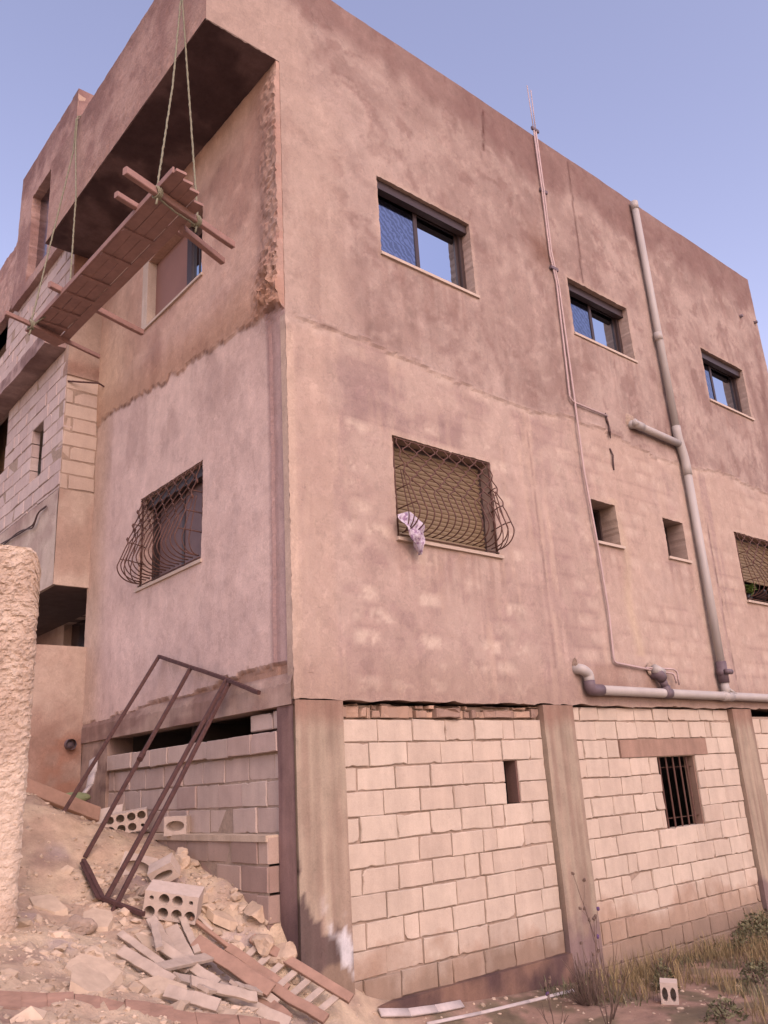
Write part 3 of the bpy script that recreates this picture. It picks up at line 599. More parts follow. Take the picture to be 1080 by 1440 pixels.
# floor slab nosing that sticks out of the wing
def nose_col(u, v): return mixc(np.broadcast_to(pc(196, 154, 146), u.shape + (3,)), pc(150, 112, 106), sst(.4, .62, fbm(u * 3, v * 6, 531)))
XN = -.74
ns_ = wall_grid('slab_edge', M['concrete'], house, Pl('x', XN), YW + .1, YE, 7.36, 7.57, .05, lambda u, v: .035 * (fbm(u * 4, v * 5, 533) - .5), nose_col, jit=.008, rims='tblr', rim_depth=.30, flip=True)
rw = wall_grid('recess_wall', M['plaster'], house, Pl('x', .60), YW + .1, YE, 2.3, 4.10, .08, lambda u, v: .02 * (fbm(u * 2, v * 2, 561) - .5), lambda u, v: mixc(np.broadcast_to(pc(206, 164, 148), u.shape + (3,)), pc(170, 128, 116), sst(.4, .64, fbm(u * 2, v * 2, 562))), [(5.15, 6.95, 3.3, 4.08, .15)], jit=.004, flip=True)
b = MB(); b.box(.72, .74, 5.1, 7.0, 3.2, 4.1); b.build('pane', M['glass_dark'], rw)
b = MB(); b.cur = tuple(pc(150, 112, 104)); b.box(.02, .62, 4.50, 4.56, 2.3, 4.09); b.build('recess_side', M['concrete'], rw)
# plastered stair tower above
def tw_col(u, v):
    n = fbm(u * 1.2, v * 1.2, 541, 5); n2 = fbm(u * 4, v * 4, 542, 4)
    c = mixc(np.broadcast_to(pc(202, 154, 142), u.shape + (3,)), pc(164, 117, 109), .9 * sst(.38, .62, .5 * n + .5 * n2)); return mixc(c, pc(134, 92, 88), .6 * sst(10.9, 11.5, v + .5 * (n2 - .5)))
op = (5.40, 6.30, 9.30, 10.88, .25)
tw = wall_grid('stair_tower', M['rough_plaster'], house, Pl('x', XU), YW, 6.95, 9.12, 11.66, .05, lambda u, v: .03 * (fbm(u * 1.5, v * 1.5, 543) - .5) + .014 * (fbm(u * 11, v * 11, 544, 3) - .5), tw_col, [op], jit=.006, rims='tblr', rim_depth=.25, flip=True)
wall_grid('tower_flank', M['rough_plaster'], tw, WY, XU, 3.0, 9.12, 11.66, .06, lambda u, v: .015 * (fbm(u * 2, v * 2, 545) - .5), lambda u, v: mixc(np.broadcast_to(pc(210, 166, 146), u.shape + (3,)), pc(178, 132, 116), sst(.4, .65, fbm(u * 2, v * 2, 546))), jit=.005, rims='tbr', rim_depth=.25)
b = MB(); b.box(XU + .1, 3.0, 6.7, 6.95, 9.2, 11.64); b.box(2.8, 3.0, YW + .2, 6.7, 9.2, 11.64); b.box(XU + .3, 3.0, YW + .2, 6.7, 11.4, 11.6); b.build('tower_back', M['mortar'], tw)
b = MB(); b.box(XU + .13, XU + .14, 5.35, 6.35, 9.25, 10.93); b.build('pane', M['glass_dark'], tw)
ro = wall_grid('rough_parapet', M['rough_plaster'], house, Pl('x', XU + .03), 6.96, YE, 9.26, 10.62, .05, lambda u, v: .05 * (fbm(u * 4, v * 4, 553) - .5) + .03 * (fbm(u * 14, v * 14, 554, 3) - .5) - .06 * sst(10.2, 10.6, v + .4 * fbm(u * 3, u * 0, 5)), tw_col, jit=.008, rims='tblr', rim_depth=.3, flip=True)
# drooping cable on the wing
b = MB()
for dz in (0, .05):
    pts = [(XW - .03, YW + .35, 5.16 + dz * .2), (XW - .05, YW + .6, 5.15), (XW - .05, 5.2, 5.02 - dz), (XW - .04, 5.8, 5.05 + dz), (XW - .03, 6.6, 5.12 - dz), (XW - .03, 8.5, 5.2)]
    b.tube(fillet(pts, .3, 6), .010, 6)
b.build('cable', M['cable'], house)
b = MB(); b.tube([(XW + .02, 4.30 + .17, 6.83), (XW + .35, 4.25, 6.80), (XW + .55, 4.24, 6.72)], .012, 6); b.build('rebar', M['rust'], house)
# ================================================================== WINDOWS
def ring(b, pl, u0, u1, v0, v1, w, o0, o1):
    def bx(a, c, d, e):
        p = [pl(a, d, o0), pl(c, d, o0), pl(c, e, o0), pl(a, e, o0), pl(a, d, o1), pl(c, d, o1), pl(c, e, o1), pl(a, e, o1)]; b.hexa(p)
    bx(u0, u1, v0, v0 + w); bx(u0, u1, v1 - w, v1); bx(u0, u0 + w, v0 + w, v1 - w); bx(u1 - w, u1, v0 + w, v1 - w)
def pbox(b, pl, u0, u1, v0, v1, o0, o1): b.hexa([pl(u0, v0, o0), pl(u1, v0, o0), pl(u1, v1, o0), pl(u0, v1, o0), pl(u0, v0, o1), pl(u1, v0, o1), pl(u1, v1, o1), pl(u0, v1, o1)])
def add_sill(parent, pl, u0, u1, v0, depth, l=.02, r=.04):
    b = MB(); pbox(b, pl, u0 - l, u1 + r, v0 - .022, v0 + .012, -depth, .035); b.build('sill', M['sill'], parent)
def sliding(pl, u0, u1, v0, v1, dep, mats, label=None, parts=2, split=None):
    b = MB(); ring(b, pl, u0 - .015, u1 + .015, v0 - .01, v1 + .015, .075, -dep - .07, -dep); w = b.build('window', M['alum'], house, label=label)
    m = split or (u0 + u1) / 2
    for k, (a, c) in enumerate(((u0 + .04, m + .03), (m - .03, u1 - .04))):
        o = -dep - .012 - .028 * k
        b = MB(); ring(b, pl, a, c, v0 + .04, v1 - .04, .055, o - .024, o); s = b.build('sash', M['alum'], w)
        b = MB(); pbox(b, pl, a + .05, c - .05, v0 + .09, v1 - .09, o - .016, o - .010); b.build('pane', mats[k], w)
    b = MB(); pbox(b, pl, u0 - .01, u1 + .01, v1 - .115, v1 + .01, -dep + .002, -dep + .085); b.build('dark_head', M['alum'], w)  # dark frame head, deepened to stand in for shade on the reveal soffit
    add_sill(w, pl, u0, u1, v0, dep)
    return w
w = sliding(F, *WINS[0][:4], .125, (M['glass_lace'], M['glass']), 'dark framed sliding window with a lace curtain behind its left pane', split=1.96)
sliding(F, *WINS[1][:4], .145, (M['glass_lace'], M['glass']), 'dark framed sliding window right of the pale conduit')
sliding(F, *WINS[2][:4], .125, (M['glass_lace'], M['glass']), 'dark framed sliding window nearest the far corner', split=8.62)
# small deep openings of the middle floor
for k, (a, c, z0, z1, d, _r) in enumerate(WINS[4:6]):
    b = MB(); ring(b, F, a - .01, c + .01, z0 - .01, z1 + .01, .04, -.30, -.25); w = b.build('window', M['alum'], house, label='small deep set ventilation window')
    b = MB(); pbox(b, F, a, a + .34 - .1 * k, z0 + .03, z1 - .03, -.30, -.285); b.build('pane', M['glass_dark'], w)
    add_sill(w, F, a, c, z0, .25)
def shutter(parent, pl, u0, u1, v0, v1, dep):
    b = MB(); n = int((v1 - v0) / .048)
    for k in range(n):
        za = v1 - (k + 1) * .048; P = [(za, .0), (za + .006, .008), (za + .024, .013), (za + .042, .008), (za + .048, .0)]
        i = b.verts([pl(u0, p[0], -dep + p[1]) for p in P] + [pl(u1, p[0], -dep + p[1]) for p in P])
        for q in range(4): b.face(i + q, i + q + 1, i + q + 6, i + q + 5)
    return b.build('roller_shutter', M['shutter'], parent)
def grille(parent, pl, u0, u1, v0, v1, n=12, big=.27, ornate=False):
    b = MB(); sp = (u1 - u0 - .10) / (n - 1); Hh = v1 - v0 - .06
    def prof(t):                          # t 0 top .. 1 bottom -> (drop, out)
        if t < .80: return t, .015 + big * (t / .80) ** 1.25
        a = (t - .80) / .20 * PI / 2; return .80 + .17 * math.sin(a), .03 + (big - .015) * math.cos(a) ** .8
    for i in range(n):
        ui = u0 + .05 + i * sp; sgn = 1 if i % 2 else -1; pts = []
        for k in range(49):
            t = k / 48; d, o = prof(t); env = float(sst(.0, .06, t) * (1 - sst(.52, .60, t)))
            amp = sp * .5 if 0 < i < n - 1 else sp * .2
            pts.append(pl(ui + sgn * amp * env * math.sin(2 * PI * t / .17), v1 - .03 - d * Hh, o))
        b.tube(pts, .0072, 6)
        if ornate or i % 3 == 1:              # collars where neighbouring bars are clamped together
            for q in range(1, 6):
                t = .0425 + q * .085; d, o = prof(t); s2 = 1 if (q % 2 == 0) == (sgn > 0) else -1
                p = pl(ui + sp * .5 * s2, v1 - .03 - d * Hh, o + .004)
                if u0 < ui + sp * .5 * s2 < u1: b.tube([pl(ui + sp * .5 * s2, v1 - .055 - d * Hh, o), p, pl(ui + sp * .5 * s2, v1 - .005 - d * Hh, o)], .008, 6, radii=[.006, .015 if ornate else .010, .006])
    for t in (.30, .52, .72):
        d, o = prof(t); z = v1 - .03 - d * Hh
        for ue, s in ((u0 + .05, 1), (u1 - .05, -1)): b.tube([pl(ue - s * .03, z - .02, -.06), pl(ue, z, o * .6), pl(ue, z, o)], .0062, 6)
    for ue in (u0 + .05, u1 - .05):
        for f_ in (.72, .45):
            pts = []
            for k in range(25):
                t = .35 + .65 * k / 24; d, o = prof(t); pts.append(pl(ue, v1 - .03 - d * Hh, o * f_))
            b.tube(pts, .006, 6)
    b.tube([pl(u0 + .02, v1 - .03, .012), pl(u1 - .02, v1 - .03, .012)], .007, 6); b.tube([pl(u0 + .02, v0 + .035, .02), pl(u1 - .02, v0 + .035, .02)], .007, 6)
    b.tube([pl(u1 - .02, v1 - .03, -.01), pl(u1 - .02, v0 + .02, -.01)], .011, 6); b.tube([pl(u0 + .02, v1 - .03, -.01), pl(u0 + .02, v0 + .02, -.01)], .009, 6)
    return b.build('grille', M['iron'], parent, True)
a, c, z0, z1, d = WINS[3][:5]
b = MB(); ring(b, F, a - .01, c + .01, z0 - .01, z1 + .01, .05, -.22, -.16); w = b.build('window', M['alum'], house, label='window with a closed beige roller shutter behind a belly grille')
shutter(w, F, a + .03, c - .03, z0 + .02, z1 - .03, .17); grille(w, F, a, c, z0, z1, n=15); add_sill(w, F, a, c, z0, .17)
a, c, z0, z1, d = WINS[6][:5]
b = MB(); ring(b, F, a - .01, c + .01, z0 - .01, z1 + .01, .05, -.22, -.16); w = b.build('window', M['alum'], house, label='window with a half lowered roller shutter behind a belly grille')
shutter(w, F, a + .03, c - .03, z0 + .33, z1 - .03, .17); grille(w, F, a, c, z0, z1); add_sill(w, F, a, c, z0, .17)
a, c, z0, z1, d = LW[0]
w = sliding(Lf, a, c, z0, z1, .15, (M['pane_dull'], M['pane_dull']), 'dark window behind an ornate rusty belly grille'); grille(w, Lf, a, c, z0, z1, n=15, big=.27, ornate=True)
# upper side window: brown panel, narrow pane, pale jamb
a, c, z0, z1, d = LW[1]
b = MB(); ring(b, Lf, a - .01, c + .01, z0 - .01, z1 + .01, .05, -.2, -.14); w = b.build('window', M['alum'], house, label='window half closed by a plain brown panel')
b = MB(); pbox(b, Lf, a + .52, c - .05, z0, z1, -.10, -.07); b.build('panel', mat_plain('brown_panel', pc(156, 106, 94), .9, 1.08, 3, .7, (.1, .001)), w)
b = MB(); pbox(b, Lf, a + .02, a + .46, z0 + .03, z1 - .05, -.10, -.09); b.build('pane', M['glass'], w)
b = MB(); pbox(b, Lf, a + .42, a + .53, z0, z1, -.165, -.055); pbox(b, Lf, a + .27, a + .285, z0 + .05, z1 - .3, -.088, -.08); b.build('sash', M['alum'], w)
b = MB(); b.cur = tuple(pc(226, 190, 172)); pbox(b, Lf, c - .07, c + .08, z0 - .02, z1 + .05, -.2, .045); b.build('jamb', M['concrete'], w)
b = MB(); pbox(b, Lf, a - .03, c + .0, z0 - .03, z0 + .0, -.2, .06); b.build('sill', M['sill'], w)
# ---- stone shapes
def ico(sub):
    import bmesh
    bm = bmesh.new(); bmesh.ops.create_icosphere(bm, subdivisions=sub, radius=1); v = np.array([q.co[:] for q in bm.verts]); f = [[q.index for q in t.verts] for t in bm.faces]; bm.free(); return v, f
I1, I2, I3 = ico(1), ico(2), ico(3)
def rock_pts(base, size, seed, rough=.35):
    v, f = base; r = np.random.default_rng(seed); p = v.copy()
    for _ in range(7):                       # cut facets
        n = r.normal(size=3); n /= np.linalg.norm(n); d = r.uniform(.42, .85); s = p @ n; p = p - np.outer(np.maximum(s - d, 0), n)
    p = p * (1 + rough * .25 * (r.random(len(p)) - .5))[:, None] * np.array(size); a = r.uniform(0, 2 * PI); ca, sa = math.cos(a), math.sin(a)
    return np.stack([p[:, 0] * ca - p[:, 1] * sa, p[:, 0] * sa + p[:, 1] * ca, p[:, 2]], -1), f
# ================================================================== PIPES
b = MB(); yp = -.085
b.tube([(6.68, yp, 10.03), (6.71, yp, 8.0), (6.745, yp, 6.15)], .053, 16); b.tube([(6.84, yp, 5.60), (6.835, yp, 4.0), (6.82, yp, 2.78)], .056, 16)
dp = b.build('drainpipe', M['pvc'], house, True, 'thick grey soil pipe rising to the parapet')
b = MB(); b.tube(fillet([(6.745, yp, 6.20), (6.75, yp, 6.02), (6.84, yp, 5.70), (6.84, yp, 5.46)], .15, 5), .062, 16); b.build('pipe_fitting', M['pvc'], dp, True)
for a_, c_ in ((7.72, 7.60), (10.07, 9.93)): b = MB(); b.tube([(6.695 - .015 * (a_ > 9), yp, a_), (6.695 - .015 * (a_ > 9), yp, c_)], .060, 16); b.build('pipe_socket', M['pvc'], dp, True)
b = MB(); b.tube(fillet([(5.64, .03, 5.99), (5.64, yp, 5.975), (5.82, yp, 5.968)], .07, 6), .060, 16); b.tube([(5.64, yp + .02, 5.965), (5.64, yp - .05, 6.0)], .05, 14)
b.build('pipe_fitting', M['pvc'], dp, True)
b = MB(); b.tube([(5.78, yp, 5.968), (6.76, yp, 5.93)], .052, 16); b.build('branch_pipe', M['pvc'], dp, True)
b = MB(); b.tube([(6.82, yp, 2.80), (6.82, yp, 2.52)], .068, 16); b.tube([(6.76, yp - .08, 2.66), (6.90, yp - .08, 2.66)], .035, 12); b.tube([(6.74, yp, 2.66), (6.91, yp, 2.66)], .05, 12)
b.build('coupling', M['pvc_dark'], dp, True)
b = MB(); b.tube([(6.82, yp, 2.53), (6.82, yp, 2.35)], .054, 14); b.tube([(6.70, yp, 2.345), (6.94, yp, 2.345)], .063, 14); b.tube([(6.82, yp - .02, 2.46), (7.02, yp - .03, 2.37)], .02, 8); b.build('pipe_fitting', M['pvc'], dp, True)
zh = 2.345
b = MB(); b.tube([(4.02, yp, zh + .015), (6.0, yp, zh + .005), (8.2, yp, zh), (10.4, yp, zh + .01)], .055, 16)
hp = b.build('waste_pipe', M['pvc'], house, True, 'pale horizontal waste pipe running above the block walls')
b = MB(); b.tube(fillet([(3.76, .04, 2.59), (3.76, yp, 2.585), (3.88, yp, 2.53), (3.87, yp, 2.42)], .06, 6), .058, 16); b.build('pipe_fitting', M['pvc'], hp, True)
b = MB(); b.tube(fillet([(3.87, yp, 2.46), (3.875, yp, 2.36), (4.08, yp, zh + .015)], .11, 6), .064, 16); b.build('elbow', M['pvc_dark'], hp, True)
b = MB()
b.tube(fillet([(5.26, .04, 2.60), (5.26, yp - .01, 2.585), (5.34, yp, 2.53)], .06, 6), .066, 16); b.tube([(5.33, yp, 2.53), (5.39, yp, 2.42)], .048, 14); b.tube([(5.39, yp, 2.44), (5.39, yp, 2.345)], .056, 14); b.tube([(5.32, yp, zh + .01), (5.46, yp, zh + .01)], .063, 14)
b.build('tee', M['pvc_dark'], hp, True)
b = MB(); b.tube([(5.20, yp, 2.645), (5.36, yp, 2.60)], .055, 14); b.tube([(5.26, yp, 2.64), (5.34, yp, 2.57)], .05, 14); b.build('pipe_fitting', M['pvc'], hp, True)
for cx_, cz_, sd_ in ((3.76, 2.63, 3), (5.24, 2.66, 4), (5.58, 6.05, 5)):
    p, f = rock_pts(ico(3), (.13, .035, .10), 300 + sd_, .4); o = mk('mortar_patch', p + np.array((cx_, -.004, cz_)), f, M['mortar'], hp if cz_ < 3 else dp)
b = MB(); yc = -.04
b.tube(fillet([(4.315, yc, 10.26), (4.30, yc - .01, 9.2), (4.295, yc, 8.16), (4.355, yc, 7.73), (4.30, yc, 6.03), (4.36, yc, 5.985), (5.08, yc, 5.97)], .05, 4), .013, 8)
b.tube(fillet([(4.36, yc, 10.24), (4.345, yc - .01, 9.2), (4.335, yc, 8.2), (4.40, yc, 7.7), (4.395, yc, 6.0), (4.385, yc, 5.07), (4.455, yc, 4.14), (4.49, yc, 3.27), (4.455, yc, 2.69), (5.45, yc, 2.615), (5.62, yc - .05, 2.60), (5.64, yc - .05, 2.48)], .06, 4), .0135, 8)
b.tube(fillet([(5.1, yc, 2.655), (5.60, yc - .06, 2.65), (5.68, yc - .06, 2.62), (5.68, yc - .06, 2.46)], .03, 4), .012, 8)
cd = b.build('conduit', M['conduit'], house, True, 'pair of thin pale conduits that part below the upper floor')
for a_, c_ in (((4.315, yc, 10.2), (4.30, yc, 11.02)), ((4.36, yc, 10.2), (4.375, yc, 10.98))): b = MB(); b.tube([a_, c_], .0075, 6); b.build('rod', M['conduit'], cd, True)
for z in (10.25, 9.2, 7.95): b = MB(); b.bar((4.27, yc, z), (4.42, yc, z), .03, .05); b.build('clip', M['pvc_dark'], cd)
b = MB(); b.tube([(5.08, -.02, 6.02), (5.07, -.035, 5.9), (5.10, -.03, 5.84), (5.08, -.045, 5.74), (5.11, -.02, 5.66)], .014, 7, radii=[.008, .016, .010, .018, .006]); b.tube([(5.09, -.0, 5.52), (5.11, -.02, 5.42), (5.09, -.02, 5.34), (5.11, 0, 5.22)], .012, 6); b.build('hanging_wire', M['cable'], cd)
for a_, c_ in ((9.85, 9.13), (10.42, 9.20)): b = MB(); b.tube([(a_, .05, c_), (a_, -.06, c_)], .03, 10); b.build('drain_spout', M['pvc_dark'], house, True)
# ================================================================== SCAFFOLD
sc = thing('hanging_scaffold', (-1.1, 1.45, 6.6), 'plank platform with cross bars slung on ropes below the roof overhang', 'scaffold')
def sp(u, v, z): # u across 0..1 from outer to inner, v along y 0..1
    A = np.array((-1.245, -.18)); B = np.array((-1.36, 3.06)); Cc = np.array((-.83, -.10)); D = np.array((-.94, 3.10))
    p = (A * (1 - v) + B * v) * (1 - u) + (Cc * (1 - v) + D * v) * u; return (p[0], p[1], z)
for k, e in enumerate((-.012, 0.006, .022, .05)):
    u = (k + .5) / 4; b = MB(); b.bar(sp(u, e, 6.655 - (.02 if k == 3 else 0)), sp(u, 1.0 - (.0 if k < 3 else .012), 6.655 - (.02 if k == 3 else 0)), .101, .026, jit=.0015, segs=8); b.build('plank', M['board'], sc)
b = MB(); b.bar(sp(-.02, .0, 6.665), sp(-.02, 1.0, 6.665), .018, .06); b.build('edge_board', M['board'], sc)
for y in (.60, .79, 1.27, 1.75, 2.14, 2.51, 2.85):
    if y == .60: continue
    v = (y + .18) / 3.24; b = MB(); b.bar(sp(.0, v, 6.632), sp(.76, v - .004, 6.632), .055, .02); b.build('batten', M['board'], sc)
for A, B, w_, h_ in (((-1.61, .0, 6.60), (-.34, .37, 6.60), .055, .075), ((-1.50, .45, 6.70), (-.75, .62, 6.70), .055, .06), ((-.87, .41, 6.585), (-.30, .64, 6.585), .06, .07), ((-1.48, 2.19, 6.70), (-.27, 2.56, 6.70), .055, .07), ((-1.72, 2.83, 6.60), (-.52, 3.20, 6.60), .04, .05)):
    b = MB(); b.bar(A, B, w_, h_, jit=.0015, segs=6); b.build('cross_bar', M['board'], sc)
b = MB(); b.bar((-1.42, 2.95, 6.57), (-1.02, 3.1, 6.57), .16, .03); b.build('end_board', M['board'], sc)
def rope(pts, label, knots, top):
    b = MB(); P = [np.array(p, float) for p in pts]; out = []
    for a, c in zip(P[:-1], P[1:]):
        n = max(2, int(np.linalg.norm(c - a) / .03))
        for k in range(n): out.append(a + (c - a) * k / n + RNG.normal(0, .0012, 3))
    out.append(P[-1]); b.tube(out, .0095, 7, radii=[.0095 + .002 * math.sin(i * 1.9) for i in range(len(out))])
    for kx, ky, kz in knots:
        for q in range(3):
            ang = [2 * PI * t / 14 for t in range(15)]; b.tube([(kx + .016 * (q - 1) + .01 * math.sin(t * 2), ky + .05 * math.cos(t), kz + .05 * math.sin(t)) for t in ang], .011, 6)
        b.tube([(kx, ky, kz - .05), (kx - .02, ky - .02, kz - .14)], .01, 6)
    o = b.build('rope', M['rope'], None, True); return tag(o, label, 'rope', 'ropes holding the scaffold')
rope([(-.45, .50, 10.185), (-.84, .47, 10.19), (-.905, .46, 10.13), (-.915, .45, 9.4), (-1.05, .30, 8.1), (-1.262, .10, 6.72), (-1.262, .11, 6.56), (-1.05, .17, 6.535), (-.80, .25, 6.55), (-.80, .24, 6.72), (-.86, .33, 8.1), (-.912, .42, 9.4), (-.905, .42, 10.13), (-.84, .42, 10.19), (-.45, .40, 10.185)], 'greenish rope over the parapet holding the corner end of the scaffold', [(-1.262, .10, 6.60), (-.80, .25, 6.60)], 0)
rope([(-.45, 3.5, 10.185), (-.84, 3.47, 10.19), (-.905, 3.45, 10.13), (-.915, 3.44, 9.6), (-1.15, 3.2, 8.2), (-1.41, 2.93, 6.66), (-1.41, 2.92, 6.58), (-1.3, 2.7, 6.665), (-1.26, 2.28, 6.72), (-1.24, 2.27, 6.78), (-1.06, 2.8, 8.4), (-.915, 3.38, 9.7), (-.905, 3.40, 10.13), (-.84, 3.40, 10.19), (-.45, 3.38, 10.185)], 'greenish rope holding the far end of the scaffold beside the wing', [(-1.41, 2.93, 6.60)], 0)
# ================================================================== GROUND
gx = np.unique(np.concatenate([-np.geomspace(4.5, 500, 26), np.arange(-4.5, 8.5, .055), np.geomspace(8.5, 500, 26)])); gy = np.unique(np.concatenate([-np.geomspace(6.5, 500, 26), np.arange(-6.5, 4.6, .055), np.geomspace(4.6, 500, 26)]))
GX, GY = np.meshgrid(gx, gy, indexing='ij'); lf = sst(.4, -.1, GX) * sst(-2.5, -.8, GY)
def ground_bump(x, y):
    l = sst(.5, -.1, x) * sst(-3.0, -.8, y); return (.012 + .05 * l) * (fbm(x * 2.2, y * 2.2, 601, 5) - .5) + (.008 + .05 * l) * (fbm(x * 7, y * 7, 611, 4) - .5) + .035 * l * (sst(.45, .62, fbm(x * 3.4, y * 3.4, 612, 4)) - .5)
GZ = H(GX, GY) + ground_bump(GX, GY)
n1 = fbm(GX * 1.1, GY * 1.1, 621, 5); n2 = fbm(GX * 4, GY * 4, 631, 4)
gc = mixc(np.broadcast_to(pc(230, 188, 158), GX.shape + (3,)), pc(208, 162, 138), .8 * sst(.38, .62, .5 * n1 + .5 * n2))
gc = mixc(gc, pc(160, 118, 108), .5 * sst(.56, .70, fbm(GX * 2.4, GY * 2.4, 641, 4)))
gc = mixc(gc, pc(178, 148, 150), .5 * sst(.60, .72, fbm(GX * 1.7 + 5, GY * 1.7, 651, 4)) * lf)
gc = mixc(gc, mixc(np.broadcast_to(pc(168, 122, 106), GX.shape + (3,)), pc(104, 84, 64), sst(.45, .6, n2)), .8 * sst(.3, 1.2, GX))
gv = np.stack([GX, GY, GZ], -1).reshape(-1, 3); na, nb = GX.shape; ii = np.arange(na * nb).reshape(na, nb)
gf = np.stack([ii[:-1, :-1], ii[1:, :-1], ii[1:, 1:], ii[:-1, 1:]], -1).reshape(-1, 4)
go = mk('ground', gv, gf.tolist(), M['ground'], None, True, None, gc.reshape(-1, 3)); go['kind'] = 'structure'
def G(x, y): return float(H(x, y) + ground_bump(np.array(float(x)), np.array(float(y))))
# ---- stones
b = MB()
def strew(n, xr, yr, smin, smax, keep=lambda x, y: True):
    for _ in range(n):
        x = random.uniform(*xr); y = random.uniform(*yr)
        if not keep(x, y): continue
        s = smin * (smax / smin) ** (random.random() ** 2.2); p, f = rock_pts(I1, (s * random.uniform(.8, 1.5), s, s * random.uniform(.45, .9)), random.randrange(10 ** 6))
        i = b.verts(p + np.array((x, y, G(x, y) - s * random.uniform(-.1, .35)))); b.f.extend([[i + k for k in t] for t in f])
pile = lambda x, y: not (-1.25 < x < -.1 and -.65 < y < .35) or random.random() < .35
strew(3600, (-2.6, -.02), (-1.8, 3.6), .004, .04, pile); strew(1300, (-1.2, -.02), (-.6, 1.6), .008, .07, pile); strew(150, (-2.4, -.3), (-1.3, 1.6), .03, .09, pile); strew(500, (-2.4, -.3), (-1.5, .6), .012, .05, pile); strew(300, (.1, 3.6), (-1.5, -.04), .006, .03); strew(120, (3, 7), (-2.5, -.1), .008, .04)
ru = b.build('rubble', M['stone'], None); ru['kind'] = 'stuff'; ru['label'] = 'loose stones and plaster crumbs strewn over the slope'
slabs = [(-1.75, -.45, .20, .13, .035, 'flat broken plaster slab at the foot of the slope'), (-1.30, .62, .15, .11, .03, 'pale broken plaster slab beside the stepped frame plate'), (-1.05, .30, .13, .10, .03, 'cream plaster flake left of the big hollow block'), (-1.55, .95, .16, .10, .03, 'dusty flat slab high on the open slope'), (-.50, .75, .12, .09, .035, 'angular flat slab right of the big hollow block'), (-1.95, -.85, .18, .12, .035, 'broad broken slab lowest near the half buried board'), (-.36, .52, .12, .08, .04, 'broken pale slab just above the yellow stones'), (-1.35, -.55, .15, .10, .03, 'thin broken slab left of the crosswise planks')]
for k, (x, y, a, c, h, lab) in enumerate(slabs):
    r_ = random.Random(k + 5); n_ = r_.randint(5, 7); A = sorted(r_.uniform(0, 2 * PI) for _ in range(n_)); A = [2 * PI * (q + r_.uniform(-.3, .3)) / n_ for q in range(n_)]; b = MB()
    tp = [np.array((a * math.cos(t) * r_.uniform(.75, 1.1), c * math.sin(t) * r_.uniform(.75, 1.1), h)) for t in A]; bt = [p * np.array((1.06, 1.06, 0)) - np.array((0, 0, h * .6)) for p in tp]
    rz = r_.uniform(0, 3); rx, ry = r_.uniform(-.3, .3), r_.uniform(-.1, .45)
    def tr(p):
        X = p[0] * math.cos(rz) - p[1] * math.sin(rz); Y = p[0] * math.sin(rz) + p[1] * math.cos(rz); return (x + X, y + Y, G(x, y) + .02 + p[2] + X * ry * -1 + Y * .45)
    i = b.verts([tr(p) for p in tp]); q0 = b.verts([tr(p) for p in bt]); b.face(*[i + q for q in range(n_)]); b.face(*[q0 + q for q in range(n_ - 1, -1, -1)])
    for q in range(n_): b.face(q0 + q, q0 + (q + 1) % n_, i + (q + 1) % n_, i + q)
    tag(b.build('plaster_fragment', M['stone'], None), lab, 'fragment', 'broken plaster pieces on the slope')
rocks = [(-.12, .40, .17, .11, .09, 1, 'big flat yellowish stone against the corner column'), (-.20, .22, .15, .10, .08, 1, 'yellow stone lying below the big flat one'), (-.10, .10, .13, .10, .09, 1, 'rounded yellow stone at the foot of the corner column'), (-.38, .30, .09, .07, .06, 0, 'pale fist sized stone beside the yellow stones'),
         (-.42, .62, .11, .08, .05, 0, 'pale flat stone above the pile of yellow stones'), (-.58, .92, .08, .07, .06, 0, 'pale angular stone below the foundation ledge'), (-.30, 1.35, .10, .07, .07, 0, 'pale lump of plaster under the ledge'), (-.22, 1.5, .08, .06, .06, 0, 'small pale lump close to the ledge wall'), (-1.45, .55, .13, .10, .07, 2, 'brown stone half sunk in the open slope'), (-1.62, -.1, .12, .09, .07, 0, 'dusty stone low on the slope near the stucco wall'), (-.78, .98, .08, .06, .05, 2, 'reddish brown stone near the foot of the rusty frame')]
for k, (x, y, a, c, h, t, lab) in enumerate(rocks):
    p, f = rock_pts(I3, (a, c, h), 40 + k, .12); p += (vn(p[:, 0] * 30 + k, p[:, 1] * 30 + p[:, 2] * 17, 5) - .5)[:, None] * .02
    o = mk('rock', p + np.array((x, y, G(x, y) + h * .35)), f, (M['stone'], M['stone_yellow'], M['mortar'])[t], None, False); tag(o, lab, 'rock', 'rocks on the slope')
